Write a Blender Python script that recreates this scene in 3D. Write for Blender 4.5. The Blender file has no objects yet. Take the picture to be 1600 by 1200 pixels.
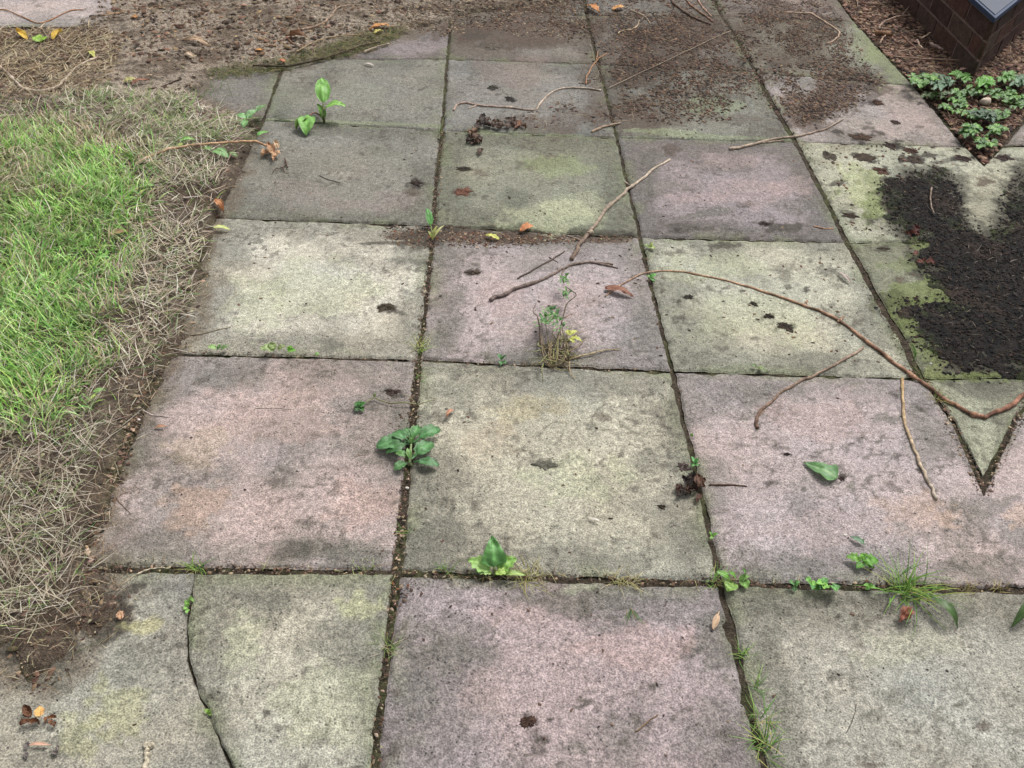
import bpy, math, random
import numpy as np
R_ = math.radians
rnd = random.Random(7)
rng = np.random.default_rng(11)

# ------------------------------------------------------------------ camera
CAM_H, FPX, PITCH, YAW, ROLL = 1.4, 1417.3, 0.72171, 0.062217, 0.068889
def _basis():
    cp, sp = math.cos(PITCH), math.sin(PITCH)
    F = np.array([math.sin(YAW)*cp, math.cos(YAW)*cp, -sp])
    r = np.array([math.cos(YAW), -math.sin(YAW), 0.0]); u = np.cross(r, F)
    c, s = math.cos(ROLL), math.sin(ROLL)
    return r*c+u*s, -r*s+u*c, F
CR, CU, CF = _basis()
CP = np.array([0, 0, CAM_H])
scene = bpy.context.scene
C = scene.collection
cam = bpy.data.cameras.new('camera'); camo = bpy.data.objects.new('camera', cam); C.objects.link(camo)
from mathutils import Matrix
m = Matrix(((CR[0], CU[0], -CF[0], 0), (CR[1], CU[1], -CF[1], 0), (CR[2], CU[2], -CF[2], CAM_H), (0, 0, 0, 1)))
camo.matrix_world = m
cam.sensor_fit = 'HORIZONTAL'; cam.sensor_width = 36.0; cam.lens = 36.0*FPX/1600.0
cam.clip_start = 0.02; cam.clip_end = 2000
scene.camera = camo

# ------------------------------------------------------------------ light
SUN_EL, SUN_AZ = 58.0, 40.0        # azimuth from +Y towards +X
w = bpy.data.worlds.new('World'); scene.world = w; w.use_nodes = True
nt = w.node_tree; nt.nodes.clear()
sky = nt.nodes.new('ShaderNodeTexSky'); sky.sky_type = 'NISHITA'; sky.sun_disc = False
sky.sun_elevation = R_(SUN_EL); sky.sun_rotation = R_(SUN_AZ); sky.dust_density = 6.0; sky.ozone_density = 1.0
hs = nt.nodes.new('ShaderNodeHueSaturation'); hs.inputs['Saturation'].default_value = 0.22
bg = nt.nodes.new('ShaderNodeBackground'); bg.inputs['Strength'].default_value = 0.12
wo = nt.nodes.new('ShaderNodeOutputWorld')
nt.links.new(sky.outputs[0], hs.inputs['Color']); nt.links.new(hs.outputs[0], bg.inputs[0]); nt.links.new(bg.outputs[0], wo.inputs[0])
sl = bpy.data.lights.new('sun', 'SUN'); sl.energy = 1.5; sl.angle = R_(18); sl.color = (1.0, 0.975, 0.955)
so = bpy.data.objects.new('sun', sl); C.objects.link(so)
so.rotation_euler = (R_(90-SUN_EL), 0, R_(180-SUN_AZ))
scene.view_settings.view_transform = 'Standard'; scene.view_settings.look = 'None'
scene.view_settings.gamma = 1.0; scene.view_settings.use_curve_mapping = False
scene.view_settings.exposure = 0.70

# ------------------------------------------------------------------ maths helpers
def G(px, py, z=0.0):
    """point of the plane at height z seen at this place of the plan"""
    d = CR*((px-800.0)/FPX) - CU*((py-600.0)/FPX) + CF
    t = (z-CAM_H)/d[2]
    return CP + d*t
def PR(P):
    d = np.asarray(P, float)-CP; zz = d@CF
    return 800+FPX*(d@CR)/zz, 600-FPX*(d@CU)/zz
def mpp(px, py):
    return float(np.linalg.norm(G(px+1, py)-G(px, py)))
def lin(c):
    c = np.asarray(c, float)/255.0
    return np.where(c <= 0.04045, c/12.92, ((c+0.055)/1.055)**2.4)
ALB = 0.72
def col(*c): return lin(c)*ALB
def scol(*c):
    """concrete colours, slightly greyer"""
    q = lin(c)*ALB; g_ = q.mean(); return (q*.64+g_*.36)*np.array([1.085, 1.06, 1.07])
def _h(ix, iy, s):
    n = (ix*374761393 + iy*668265263 + s*974634777) & 0xFFFFFFFF
    n = ((n ^ (n >> 13))*1274126177) & 0xFFFFFFFF
    return ((n ^ (n >> 16)) & 0xFFFF)/65535.0
def vn(x, y, s=0):
    x = np.asarray(x, float); y = np.asarray(y, float)
    ix = np.floor(x).astype(np.int64); iy = np.floor(y).astype(np.int64)
    fx = x-ix; fy = y-iy; fx = fx*fx*(3-2*fx); fy = fy*fy*(3-2*fy)
    a = _h(ix, iy, s); b = _h(ix+1, iy, s); c = _h(ix, iy+1, s); d = _h(ix+1, iy+1, s)
    return (a*(1-fx)+b*fx)*(1-fy)+(c*(1-fx)+d*fx)*fy
def fbm(x, y, s=0, o=4):
    t = 0; a = 0.5; n = 0
    for k in range(o):
        t = t+a*vn(x, y, s+k*17); n += a; a *= 0.5; x = x*2.03+3.1; y = y*2.03+1.7
    return t/n
def ss(a, b, x):
    t = np.clip((x-a)/(b-a), 0, 1); return t*t*(3-2*t)
def mix(a, b, t):
    t = np.asarray(t)[..., None]; return a*(1-t)+b*t
def polyw(pts): return np.array([G(x, y)[:2] for x, y in pts])
def sdist(x, y, poly):
    """signed distance to a ground polygon, positive inside"""
    n = len(poly); ins = np.zeros(x.shape, bool); dm = np.full(x.shape, 1e9)
    for i in range(n):
        x1, y1 = poly[i]; x2, y2 = poly[(i+1) % n]
        dx, dy = x2-x1, y2-y1
        t = np.clip(((x-x1)*dx+(y-y1)*dy)/(dx*dx+dy*dy+1e-12), 0, 1)
        dm = np.minimum(dm, (x-x1-t*dx)**2+(y-y1-t*dy)**2)
        cond = ((y1 > y) != (y2 > y))
        xi = dx*(y-y1)/(dy if abs(dy) > 1e-12 else 1e-12)+x1
        ins ^= cond & (x < xi)
    return np.where(ins, 1, -1)*np.sqrt(dm)

# ------------------------------------------------------------------ materials
def newmat(name):
    mt = bpy.data.materials.new(name); mt.use_nodes = True
    t = mt.node_tree; b = t.nodes['Principled BSDF']
    return mt, t, b
def mth(t, op, a, b=None):
    n = t.nodes.new('ShaderNodeMath'); n.operation = op
    for i, v in enumerate((a, b)):
        if v is None: continue
        if hasattr(v, 'links'): t.links.new(v, n.inputs[i])
        else: n.inputs[i].default_value = v
    return n.outputs[0]
def noise(t, vec, sc, det=2.0, rough=0.6):
    n = t.nodes.new('ShaderNodeTexNoise'); n.inputs['Scale'].default_value = sc
    n.inputs['Detail'].default_value = det; n.inputs['Roughness'].default_value = rough
    t.links.new(vec, n.inputs['Vector']); return n.outputs['Fac']
def mrange(t, v, a, b, c, d):
    n = t.nodes.new('ShaderNodeMapRange')
    for i, q in enumerate((a, b, c, d)): n.inputs[i+1].default_value = q
    t.links.new(v, n.inputs[0]); return n.outputs[0]
def cmul(t, c, f):
    n = t.nodes.new('ShaderNodeVectorMath'); n.operation = 'SCALE'
    t.links.new(c, n.inputs[0]); t.links.new(f, n.inputs['Scale']); return n.outputs[0]
def attr(t):
    a = t.nodes.new('ShaderNodeAttribute'); a.attribute_name = 'Col'; return a.outputs['Color']
def bump(t, b, h, dist, st=1.0):
    n = t.nodes.new('ShaderNodeBump'); n.inputs['Distance'].default_value = dist; n.inputs['Strength'].default_value = st
    t.links.new(h, n.inputs['Height']); t.links.new(n.outputs[0], b.inputs['Normal'])
def mat_slab():
    mt, t, b = newmat('weathered_concrete')
    g = t.nodes.new('ShaderNodeNewGeometry').outputs['Position']
    n1 = noise(t, g, 320, 2, .65); n2 = noise(t, g, 95, 3, .65); n3 = noise(t, g, 34, 3, .6)
    f = mth(t, 'MULTIPLY', mrange(t, n1, .37, .63, .60, 1.36), mrange(t, n2, .38, .64, .78, 1.2))
    f = mth(t, 'MULTIPLY', f, mrange(t, n3, .3, .7, .88, 1.12))
    v = t.nodes.new('ShaderNodeTexVoronoi'); v.inputs['Scale'].default_value = 120; t.links.new(g, v.inputs['Vector'])
    pit = mth(t, 'MULTIPLY', mrange(t, v.outputs['Distance'], .12, .30, 1, 0), mrange(t, noise(t, g, 26, 3), .46, .60, 0, .72))
    f = mth(t, 'MULTIPLY', f, mth(t, 'SUBTRACT', 1.0, pit))
    # pale lichen grains show mostly on the lighter slabs: a warm tint following the fine grain
    c = cmul(t, attr(t), f)
    mx = t.nodes.new('ShaderNodeMix'); mx.data_type = 'RGBA'; mx.blend_type = 'MULTIPLY'
    t.links.new(mrange(t, n1, .45, .65, 0, 1), mx.inputs[0]); t.links.new(c, mx.inputs[6]); mx.inputs[7].default_value = (1.04, 1.03, 1.0, 1)
    t.links.new(mx.outputs[2], b.inputs['Base Color'])
    b.inputs['Roughness'].default_value = .92; b.inputs['Specular IOR Level'].default_value = .25
    bump(t, b, mth(t, 'ADD', mth(t, 'SUBTRACT', n1, pit), n2), .0018, .8)
    return mt
def mat_attr(name, scales=(300, 90), amp=(.35, .25), rough=.95, bd=.003, spec=.2):
    mt, t, b = newmat(name)
    g = t.nodes.new('ShaderNodeNewGeometry').outputs['Position']
    a = noise(t, g, scales[0], 3, .7); c = noise(t, g, scales[1], 3, .65)
    f = mth(t, 'MULTIPLY', mrange(t, a, .35, .65, 1-amp[0], 1+amp[0]), mrange(t, c, .35, .65, 1-amp[1], 1+amp[1]))
    t.links.new(cmul(t, attr(t), f), b.inputs['Base Color'])
    b.inputs['Roughness'].default_value = rough; b.inputs['Specular IOR Level'].default_value = spec
    if bd: bump(t, b, mth(t, 'ADD', a, c), bd)
    return mt
def mat_leaf(name, tr=.25, rough=.5):
    mt, t, b = newmat(name)
    g = t.nodes.new('ShaderNodeNewGeometry').outputs['Position']
    n = noise(t, g, 120, 3)
    c = cmul(t, attr(t), mrange(t, n, .3, .7, .8, 1.2))
    t.links.new(c, b.inputs['Base Color']); b.inputs['Roughness'].default_value = rough; b.inputs['Specular IOR Level'].default_value = .35
    bump(t, b, n, .001, .6)
    if tr:
        ts = t.nodes.new('ShaderNodeBsdfTranslucent'); t.links.new(c, ts.inputs[0])
        ms = t.nodes.new('ShaderNodeMixShader'); ms.inputs[0].default_value = tr
        t.links.new(b.outputs[0], ms.inputs[1]); t.links.new(ts.outputs[0], ms.inputs[2])
        t.links.new(ms.outputs[0], t.nodes['Material Output'].inputs[0])
    return mt
M_SLAB = mat_slab()
M_SOIL = mat_attr('garden_soil', (260, 70), (.45, .36), .97, .009)
M_CRUMB = mat_attr('crumbs', (300, 90), (.3, .2), .9, 0)
M_GRASS = mat_leaf('grass_blade', .3, .75)
M_LEAF = mat_leaf('green_leaf', .25, .45)
M_DEAD = mat_leaf('dead_leaf', .12, .7)
M_BARK = mat_attr('twig_bark', (420, 110), (.28, .3), .85, .0015)
M_MUD = mat_attr('wet_mulch', (240, 80), (.45, .35), .8, .006, .15)
M_BRICK = mat_attr('brown_brick', (160, 45), (.25, .22), .95, .006)
M_MORT = mat_attr('mortar', (300, 90), (.25, .2), .97, .003)
M_METAL = mat_attr('blue_metal', (60, 14), (.05, .08), .6, 0, .3)
M_STONE = mat_attr('pebble', (150, 50), (.12, .1), .8, .002)

# ------------------------------------------------------------------ object helpers
def props(o, label=None, cat=None, group=None, kind=None):
    if label: o['label'] = label
    if cat: o['category'] = cat
    if group: o['group'] = group
    if kind: o['kind'] = kind
    return o
def mk(name, V, F, mat, cols=None, parent=None, origin=None, smooth=False):
    V = np.asarray(V, float)
    if origin is None:
        origin = np.array(parent.location) if parent is not None else np.array([V[:, 0].mean(), V[:, 1].mean(), V[:, 2].min()])
    me = bpy.data.meshes.new(name)
    Vl = (V-np.asarray(origin)).astype(np.float32)
    if isinstance(F, np.ndarray):
        nf, k = F.shape
        me.vertices.add(len(Vl)); me.vertices.foreach_set('co', Vl.ravel())
        me.loops.add(nf*k); me.loops.foreach_set('vertex_index', F.astype(np.int32).ravel())
        me.polygons.add(nf); me.polygons.foreach_set('loop_start', np.arange(0, nf*k, k, dtype=np.int32))
        me.polygons.foreach_set('loop_total', np.full(nf, k, np.int32))
        me.update(calc_edges=True)
    else:
        me.from_pydata(Vl.tolist(), [], F); me.update()
    if cols is not None:
        cols = np.asarray(cols, float)
        if cols.ndim == 1: cols = np.tile(cols, (len(Vl), 1))
        ca = me.color_attributes.new('Col', 'FLOAT_COLOR', 'POINT')
        d = np.ones((len(Vl), 4), np.float32); d[:, :3] = np.clip(cols, 0, 1); ca.data.foreach_set('color', d.ravel())
    if smooth: me.polygons.foreach_set('use_smooth', np.ones(len(me.polygons), bool))
    me.materials.append(mat)
    o = bpy.data.objects.new(name, me); C.objects.link(o)
    if parent is not None: o.parent = parent
    else: o.location = origin
    return o
def empty(name, loc, label, cat, group=None):
    o = bpy.data.objects.new(name, None); o.empty_display_size = .05; C.objects.link(o)
    o.location = (float(loc[0]), float(loc[1]), float(loc[2])); return props(o, label, cat, group)
def gridf(nu, nv):
    i = np.arange((nu-1)*(nv-1)); a = (i//(nv-1))*nv + i % (nv-1)
    return np.stack([a, a+nv, a+nv+1, a+1], 1)

# ------------------------------------------------------------------ stains and wear, each at its own spot of the ground
STAINS = []
SOIL_L = polyw([(-1500, -420), (870, -420), (905, -8), (870, 8), (800, 16), (745, 22), (712, 30), (690, 38), (660, 48), (635, 58), (600, 68), (560, 83), (500, 96), (440, 106), (415, 108), (385, 114), (345, 112), (325, 128), (312, 142), (330, 158), (360, 170), (398, 190),
    (406, 212), (392, 232), (374, 256), (386, 266), (370, 290), (352, 318), (342, 342), (333, 360), (332, 390), (322, 440), (302, 505), (292, 545), (270, 560), (245, 612), (215, 668), (200, 740), (175, 800), (150, 850), (150, 874), (168, 900), (182, 925), (204, 940), (196, 968), (180, 990),
    (140, 1002), (128, 1035), (108, 1062), (62, 1078), (20, 1062), (-30, 1030), (-500, 1010), (-2500, 800)])
MULCH = polyw([(1372, 285), (1400, 280), (1430, 268), (1470, 262), (1496, 288), (1508, 330), (1520, 356), (1537, 362), (1554, 356), (1566, 330), (1578, 288), (1605, 262), (1650, 268), (1700, 285), (1720, 350), (1700, 440), (1690, 584), (1600, 586), (1500, 586), (1468, 574), (1446, 556), (1432, 522), (1412, 502), (1396, 486), (1400, 474), (1440, 470), (1470, 462), (1462, 440), (1432, 418), (1430, 395), (1444, 376), (1410, 372), (1396, 352), (1378, 330), (1380, 305)])
def stain(px, py, rx, ry, c, s=.8, ang=0, rag=.6, fr=1.0, only=None):
    w0 = G(px, py)[:2]; jx = G(px+1, py)[:2]-w0; jy = G(px, py+1)[:2]-w0
    Ji = np.linalg.inv(np.array([jx, jy]).T)
    STAINS.append((w0, Ji, rx, ry, np.array(c) if np.ndim(c) else c, s, R_(ang), rag, fr, rnd.randint(0, 9999)))
def apply_stains(x, y, colr):
    for (w0, Ji, rx, ry, c, s, a, rag, fr, sd) in STAINS:
        dx = x-w0[0]; dy = y-w0[1]
        u = Ji[0, 0]*dx+Ji[0, 1]*dy; v = Ji[1, 0]*dx+Ji[1, 1]*dy
        uu = (u*math.cos(a)+v*math.sin(a))/rx; vv = (-u*math.sin(a)+v*math.cos(a))/ry
        r = np.sqrt(uu*uu+vv*vv); sel = r < 2.0
        if not sel.any(): continue
        sc = fr*2.2/(max(rx, ry)*1.0)
        n = fbm(u[sel]*sc*1.0, v[sel]*sc*1.6, sd, 4)
        n2 = fbm(x[sel]*90, y[sel]*90, sd+5, 2)
        wgt = s*ss(-.12, .28, 1-r[sel]+rag*2.6*(n-.5)-.10+rag*.9*(n2-.5))
        colr[sel] = mix(colr[sel], c, wgt)
    return colr
GR = col(98, 97, 88); DK = col(70, 66, 58); BR = col(82, 68, 58); VD = col(52, 46, 41); PK = col(172, 152, 148); PGR = col(176, 180, 148)
ALG = col(112, 124, 72)
for a in [
 # dark wet debris marks on slabs
 (607, 480, 18, 8, VD, .85, 0), (622, 488, 14, 4, DK, .7, 20), (740, 425, 14, 5, VD, .8, 0), (515, 540, 22, 14, GR, .7, 0),
 (770, 137, 10, 5, VD, .8, 0), (798, 156, 9, 5, VD, .9, 0), (765, 72, 22, 6, DK, .8, 0), (722, 300, 16, 7, BR, .8, 0), (650, 287, 16, 8, VD, .8, 0),
 (645, 300, 22, 6, BR, .5, 0), (725, 264, 13, 4, VD, .9, 5), (750, 270, 15, 6, BR, .5, 0), (846, 255, 40, 14, BR, .55, 0), (815, 258, 20, 6, DK, .5, 0),
 (852, 725, 17, 10, col(105, 102, 90), .8, 10), (1070, 730, 12, 9, DK, .8, 0), (1035, 793, 7, 4, VD, .7, 0), (938, 650, 18, 7, BR, .6, 20),
 (615, 613, 20, 9, VD, .8, 20), (640, 655, 35, 22, GR, .6, 0), (600, 625, 40, 20, GR, .35, 0),
 (1135, 383, 24, 6, DK, .8, 0), (1060, 395, 10, 4, DK, .6, 0), (1075, 465, 10, 5, VD, .8, 0), (1060, 470, 7, 3, VD, .7, 0), (1063, 497, 13, 7, DK, .6, 0),
 (1055, 503, 6, 3, DK, .6, 0), (1178, 475, 10, 5, VD, .8, 0), (1160, 455, 6, 3, VD, .7, 0), (1200, 494, 11, 6, VD, .85, 0), (1230, 511, 14, 8, VD, .9, 0), (1210, 515, 10, 4, DK, .7, 0),
 (1225, 430, 14, 12, GR, .6, 0), (1260, 452, 6, 6, VD, .8, 0), (1232, 448, 10, 4, DK, .7, 30), (1310, 428, 20, 5, DK, .6, 30), (1290, 425, 16, 9, GR, .6, 0),
 (1220, 420, 30, 8, DK, .4, 0), (1180, 530, 7, 5, DK, .6, 0), (1300, 475, 8, 5, DK, .5, 0), (1225, 478, 5, 4, DK, .5, 0), (1050, 535, 6, 8, DK, .5, 0),
 (1163, 321, 17, 7, DK, .7, 0), (1195, 351, 12, 5, VD, .9, 0), (1230, 355, 34, 9, DK, .8, 0), (1080, 355, 50, 7, DK, .6, 5), (1095, 335, 50, 8, GR, .6, -8), (1060, 362, 20, 5, VD, .6, 0),
 (1325, 333, 14, 4, VD, .7, 10), (1330, 338, 8, 4, VD, .8, 0), (1240, 320, 60, 14, GR, .4, 0), (1050, 235, 16, 14, BR, .6, 0), (1035, 290, 40, 16, GR, .4, 0), (1020, 250, 30, 16, GR, .5, 0),
 (1208, 735, 6, 3, VD, .7, 0), (1228, 710, 7, 4, VD, .8, 0), (1205, 755, 13, 5, VD, .7, 0), (1256, 766, 5, 3, DK, .7, 0), (1316, 745, 8, 5, VD, .9, 0), (1398, 617, 9, 4, VD, .7, 40), (1435, 638, 14, 4, DK, .8, 25),
 (1437, 736, 6, 3, VD, .8, 30), (1385, 655, 26, 10, GR, .6, 0), (1330, 760, 8, 10, GR, .6, 0),
 (828, 1128, 14, 12, VD, .85, 35), (845, 1155, 16, 9, DK, .75, 40), (915, 1095, 16, 5, DK, .75, 20), (905, 1105, 10, 4, DK, .7, 0), (1022, 1072, 9, 8, DK, .8, 0), (1078, 1108, 6, 5, DK, .7, 0),
 (1050, 1123, 4, 3, VD, .8, 0), (860, 1124, 4, 3, VD, .8, 0), (843, 1010, 9, 6, DK, .5, 0), (975, 1160, 8, 8, DK, .6, 0), (1075, 1020, 14, 14, DK, .6, 0), (1140, 1150, 22, 14, DK, .55, 0), (895, 1170, 30, 12, GR, .5, 0),
 (418, 1115, 7, 6, VD, .8, 0), (549, 959, 8, 4, DK, .7, 0), (500, 1155, 20, 16, DK, .5, 0), (1309, 965, 7, 7, VD, .7, 40), (1335, 980, 8, 9, DK, .6, 0), (1300, 1057, 16, 10, DK, .55, 0), (1360, 1120, 20, 14, GR, .5, 0),
 (1400, 1085, 40, 18, GR, .45, 0), (1290, 940, 30, 12, GR, .6, 0), (1355, 1195, 20, 12, BR, .5, 0), (1537, 1134, 14, 8, BR, .6, 0), (1497, 1102, 7, 5, DK, .8, 0), (1578, 1102, 7, 5, DK, .8, 0),
 # right column droppings, large flakes
 (1345, 216, 22, 8, VD, .85, 0), (1308, 205, 10, 4, VD, .8, 10), (1375, 208, 14, 4, VD, .8, 15), (1405, 220, 12, 3, VD, .8, 0), (1397, 228, 16, 6, VD, .9, 10), (1418, 235, 22, 6, VD, .85, 15), (1352, 247, 24, 7, VD, .85, 10), (1296, 243, 12, 9, DK, .85, 0),
 (1428, 248, 24, 8, VD, .9, 0), (1450, 243, 14, 5, VD, .85, 0), (1375, 267, 20, 7, VD, .85, 0), (1310, 285, 12, 5, VD, .8, -20), (1340, 285, 8, 4, VD, .8, 0), (1400, 192, 9, 4, VD, .8, 15), (1438, 198, 9, 3, VD, .8, 0), (1370, 160, 12, 5, VD, .8, 0), (1357, 200, 14, 3, DK, .7, 0),
 (1345, 265, 7, 3, VD, .8, 0), (1325, 338, 10, 3, VD, .8, 15), (1380, 388, 14, 6, DK, .75, 0), (1407, 437, 10, 5, BR, .7, 0), (1308, 299, 6, 4, VD, .8, 0), (1505, 247, 18, 6, VD, .9, 0), (1569, 247, 18, 6, VD, .9, 0), (1480, 250, 26, 4, VD, .6, -10), (1594, 250, 24, 4, VD, .6, 10),
 (1537, 284, 20, 7, BR, .8, 0), (1495, 291, 7, 6, DK, .7, 0), (1580, 291, 7, 6, DK, .7, 0), (1365, 340, 16, 12, VD, .85, 0), (1420, 290, 40, 18, VD, .85, 0), (1400, 310, 36, 18, VD, .9, 0),
 # soft dirt drifts
 (1040, 85, 110, 60, BR, .75, -8), (1060, 165, 120, 34, BR, .55, -6), (960, 140, 60, 60, BR, .45, 0), (1000, 110, 70, 40, VD, .4, 0), (830, 45, 110, 30, BR, .8, 0), (880, 190, 70, 26, BR, .5, -10), (1110, 40, 60, 40, BR, .5, 0),
 (1200, 40, 60, 50, BR, .55, 20), (1300, 150, 90, 34, BR, .75, -20), (1340, 130, 50, 26, VD, .5, 20), (1270, 185, 60, 20, BR, .6, -10), (1270, 60, 46, 60, BR, .6, -30), (1235, 100, 30, 14, BR, .5, 0), (1000, 60, 70, 24, VD, .5, -10), (1120, 120, 50, 16, VD, .5, -30), (1290, 40, 30, 30, VD, .4, 0), (980, 185, 60, 16, BR, .5, 0), (1150, 185, 50, 10, BR, .4, 0), (1210, 105, 22, 8, VD, .5, 0),
 (700, 360, 60, 10, BR, .75, 2), (840, 362, 150, 7, DK, .7, 2), (610, 380, 75, 4, DK, .8, 0), (660, 368, 50, 12, DK, .6, 0), (870, 375, 60, 14, GR, .5, 0), (780, 378, 60, 6, DK, .5, 0), (985, 368, 18, 5, VD, .6, 0), (640, 408, 46, 6, GR, .5, 5),
 (720, 47, 46, 22, BR, .7, 0), (740, 55, 26, 8, DK, .6, 0), (800, 190, 50, 12, BR, .5, 0), (580, 20, 80, 20, BR, .8, 0),
 (205, 925, 36, 10, VD, .75, -35), (185, 965, 30, 24, VD, .8, -30), (160, 990, 34, 18, DK, .8, -10), (60, 1010, 90, 30, DK, .8, 0), (70, 1060, 60, 24, GR, .6, 0), (160, 940, 40, 40, DK, .5, 0),
 (790, 371, 190, 9, BR, .85, 1), (660, 372, 60, 16, DK, .7, 0), (560, 192, 160, 3, col(140, 150, 114), .45, 2), (820, 209, 130, 3, col(140, 152, 114), .45, 2), (480, 196, 60, 6, DK, .5, 0),
 # pale and green patches
 (500, 450, 100, 46, PGR, .35, 0), (400, 470, 60, 50, PGR, .35, 0), (860, 340, 90, 26, PGR, .5, 0), (900, 320, 60, 20, PGR, .3, 0), (1190, 500, 120, 40, PGR, .3, 0), (1120, 420, 80, 24, PGR, .35, 0),
 (1010, 205, 80, 6, col(146, 156, 122), .45, 2), (1130, 214, 110, 5, col(146, 156, 122), .45, 2), (1110, 165, 50, 18, col(135, 145, 115), .5, 0), (860, 260, 60, 18, col(140, 150, 110), .5, 0),
 (1400, 90, 40, 60, col(138, 148, 108), .5, -30), (1350, 60, 20, 50, col(140, 150, 110), .4, -30), (1345, 300, 40, 50, col(168, 176, 128), .5, -30), (1360, 320, 22, 30, ALG, .5, 0),
 (1440, 385, 26, 14, ALG, .6, 0), (1430, 460, 46, 28, ALG, .65, -15), (1410, 415, 40, 18, ALG, .4, 0), (1420, 500, 36, 26, ALG, .6, 30), (1450, 545, 30, 30, ALG, .5, 0), (1400, 470, 40, 20, col(70, 74, 45), .6, 0), (1480, 475, 50, 20, ALG, .6, 0), (1600, 450, 40, 40, ALG, .6, 0),
 (1530, 590, 80, 10, ALG, .6, 0), (1537, 610, 50, 16, GR, .5, 0), (1460, 575, 24, 24, col(120, 125, 80), .5, 20),
 (300, 790, 60, 40, col(178, 150, 130), .45, 0), (420, 640, 110, 50, col(178, 155, 145), .4, 0), (310, 700, 60, 30, col(176, 160, 138), .4, 0), (560, 790, 60, 40, col(178, 152, 142), .4, 0),
 (200, 700, 60, 60, GR, .35, 0), (240, 850, 60, 30, GR, .35, 0), (480, 855, 90, 20, GR, .6, 0), (550, 870, 60, 22, GR, .6, 0), (350, 590, 60, 22, GR, .3, 0), (460, 860, 40, 14, DK, .5, -8),
 (720, 610, 60, 40, GR, .4, 0), (680, 850, 60, 50, GR, .55, 0), (660, 740, 26, 40, GR, .5, 0), (1060, 680, 26, 60, GR, .45, 0), (1080, 840, 40, 40, GR, .4, 0), (960, 880, 100, 20, GR, .45, 0), (820, 640, 70, 30, col(172, 160, 126), .4, 0), (900, 740, 90, 40, PGR, .35, 0), (760, 690, 50, 30, col(172, 158, 138), .35, 0),
 (430, 945, 46, 30, GR, .55, 0), (520, 1010, 60, 40, GR, .4, 0), (380, 1000, 40, 50, PGR, .35, 0), (560, 950, 40, 24, col(178, 180, 140), .5, 0), (500, 1100, 80, 70, PGR, .3, 0), (340, 1150, 40, 60, GR, .3, 0),
 (200, 1040, 50, 50, GR, .4, 0), (220, 980, 34, 14, col(176, 172, 128), .6, 0), (180, 1110, 50, 50, col(168, 168, 122), .4, -40), (90, 1170, 70, 30, GR, .4, 0), (120, 1150, 40, 40, col(160, 160, 120), .4, 0),
 (1120, 1000, 50, 60, GR, .5, 0), (700, 1000, 80, 50, GR, .45, 0), (650, 1080, 36, 90, GR, .4, 0), (900, 940, 190, 20, GR, .5, 0), (910, 917, 30, 12, col(150, 155, 130), .5, 0), (750, 1080, 50, 40, PK, .3, 0), (990, 1010, 90, 40, col(178, 152, 146), .35, 0), (800, 960, 60, 20, PK, .35, 0),
 (1180, 620, 60, 30, GR, .35, 0), (1500, 820, 60, 40, GR, .35, 0), (1450, 690, 40, 60, GR, .35, 0), (1290, 650, 90, 40, PK, .4, 0), (1420, 800, 60, 30, col(178, 156, 142), .45, 0), (1480, 805, 30, 20, col(180, 156, 138), .5, 0), (1594, 805, 30, 20, col(180, 156, 138), .5, 0), (1537, 790, 50, 24, GR, .5, 0), (1537, 880, 70, 30, GR, .5, 0), (1200, 880, 80, 24, GR, .45, 0), (1280, 830, 90, 40, PK, .25, 0),
 (1190, 930, 60, 40, GR, .4, 0), (1200, 1000, 30, 80, GR, .4, 0), (1230, 1130, 30, 70, GR, .4, 0), (1480, 960, 60, 24, GR, .6, 0), (1400, 1010, 90, 30, PGR, .2, 0),
 (750, 105, 50, 20, GR, .3, 0), (800, 110, 60, 30, col(128, 112, 106), .4, 0), (540, 150, 100, 20, col(132, 134, 118), .3, 0), (440, 150, 40, 30, col(125, 128, 112), .3, 0), (560, 250, 100, 14, col(128, 128, 116), .3, 0), (450, 300, 60, 20, col(138, 128, 122), .4, 0), (620, 315, 60, 20, col(138, 128, 124), .5, 0), (540, 320, 60, 12, col(136, 126, 122), .4, 0),
 (1140, 250, 60, 14, PK, .25, 0), (1180, 300, 70, 30, PK, .35, 0), (1240, 290, 40, 16, PK, .3, 0), (1090, 310, 60, 10, PK, .3, 0), (1440, 180, 50, 30, PK, .3, 0),
 (860, 415, 80, 20, GR, .3, 0), (700, 500, 30, 60, GR, .5, 0), (860, 555, 140, 16, GR, .55, 0), (690, 400, 30, 20, GR, .4, 0), (780, 470, 60, 30, PK, .4, 0), (900, 470, 60, 30, PK, .35, 0), (1010, 500, 26, 50, GR, .35, 0),
 (1090, 560, 40, 16, GR, .4, 0), (1300, 565, 100, 18, GR, .35, 0), (1370, 540, 30, 20, GR, .3, 0),
]: stain(*a)

# ------------------------------------------------------------------ the slabs
XC = {0: -.6936, 1: -.1229, 2: .4854, 3: 1.0984, 4: 1.7016, -1: -1.294}
YR = {-3: 5.30, -2: 4.70, -1: 4.10, 0: 3.4612, 1: 2.8866, 2: 2.2612, 3: 1.6548, 4: 1.0400, 5: .44}
PX = {(1, 1): (691, 203), (2, 1): (964, 215), (3, 1): (1243, 221), (0, 1): (411, 187), (1, 2): (677, 352), (2, 2): (1001, 370), (3, 2): (1323, 378), (0, 2): (335, 339),
      (1, 3): (654, 562), (2, 3): (1051, 580), (3, 3): (1438, 591), (1, 4): (618, 894), (2, 4): (1127, 911), (4, 1): (1507, 229), (1, 0): (699, 92), (2, 0): (935, 100), (3, 0): (1182, 112),
      (2, -1): (917, 24), (3, -1): (1129, 25), (4, -1): (1334, 33), (4, 0): (1427, 134), (0, 0): (446, 92), (0, 3): (264, 552), (0, 4): (120, 886)}
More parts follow.
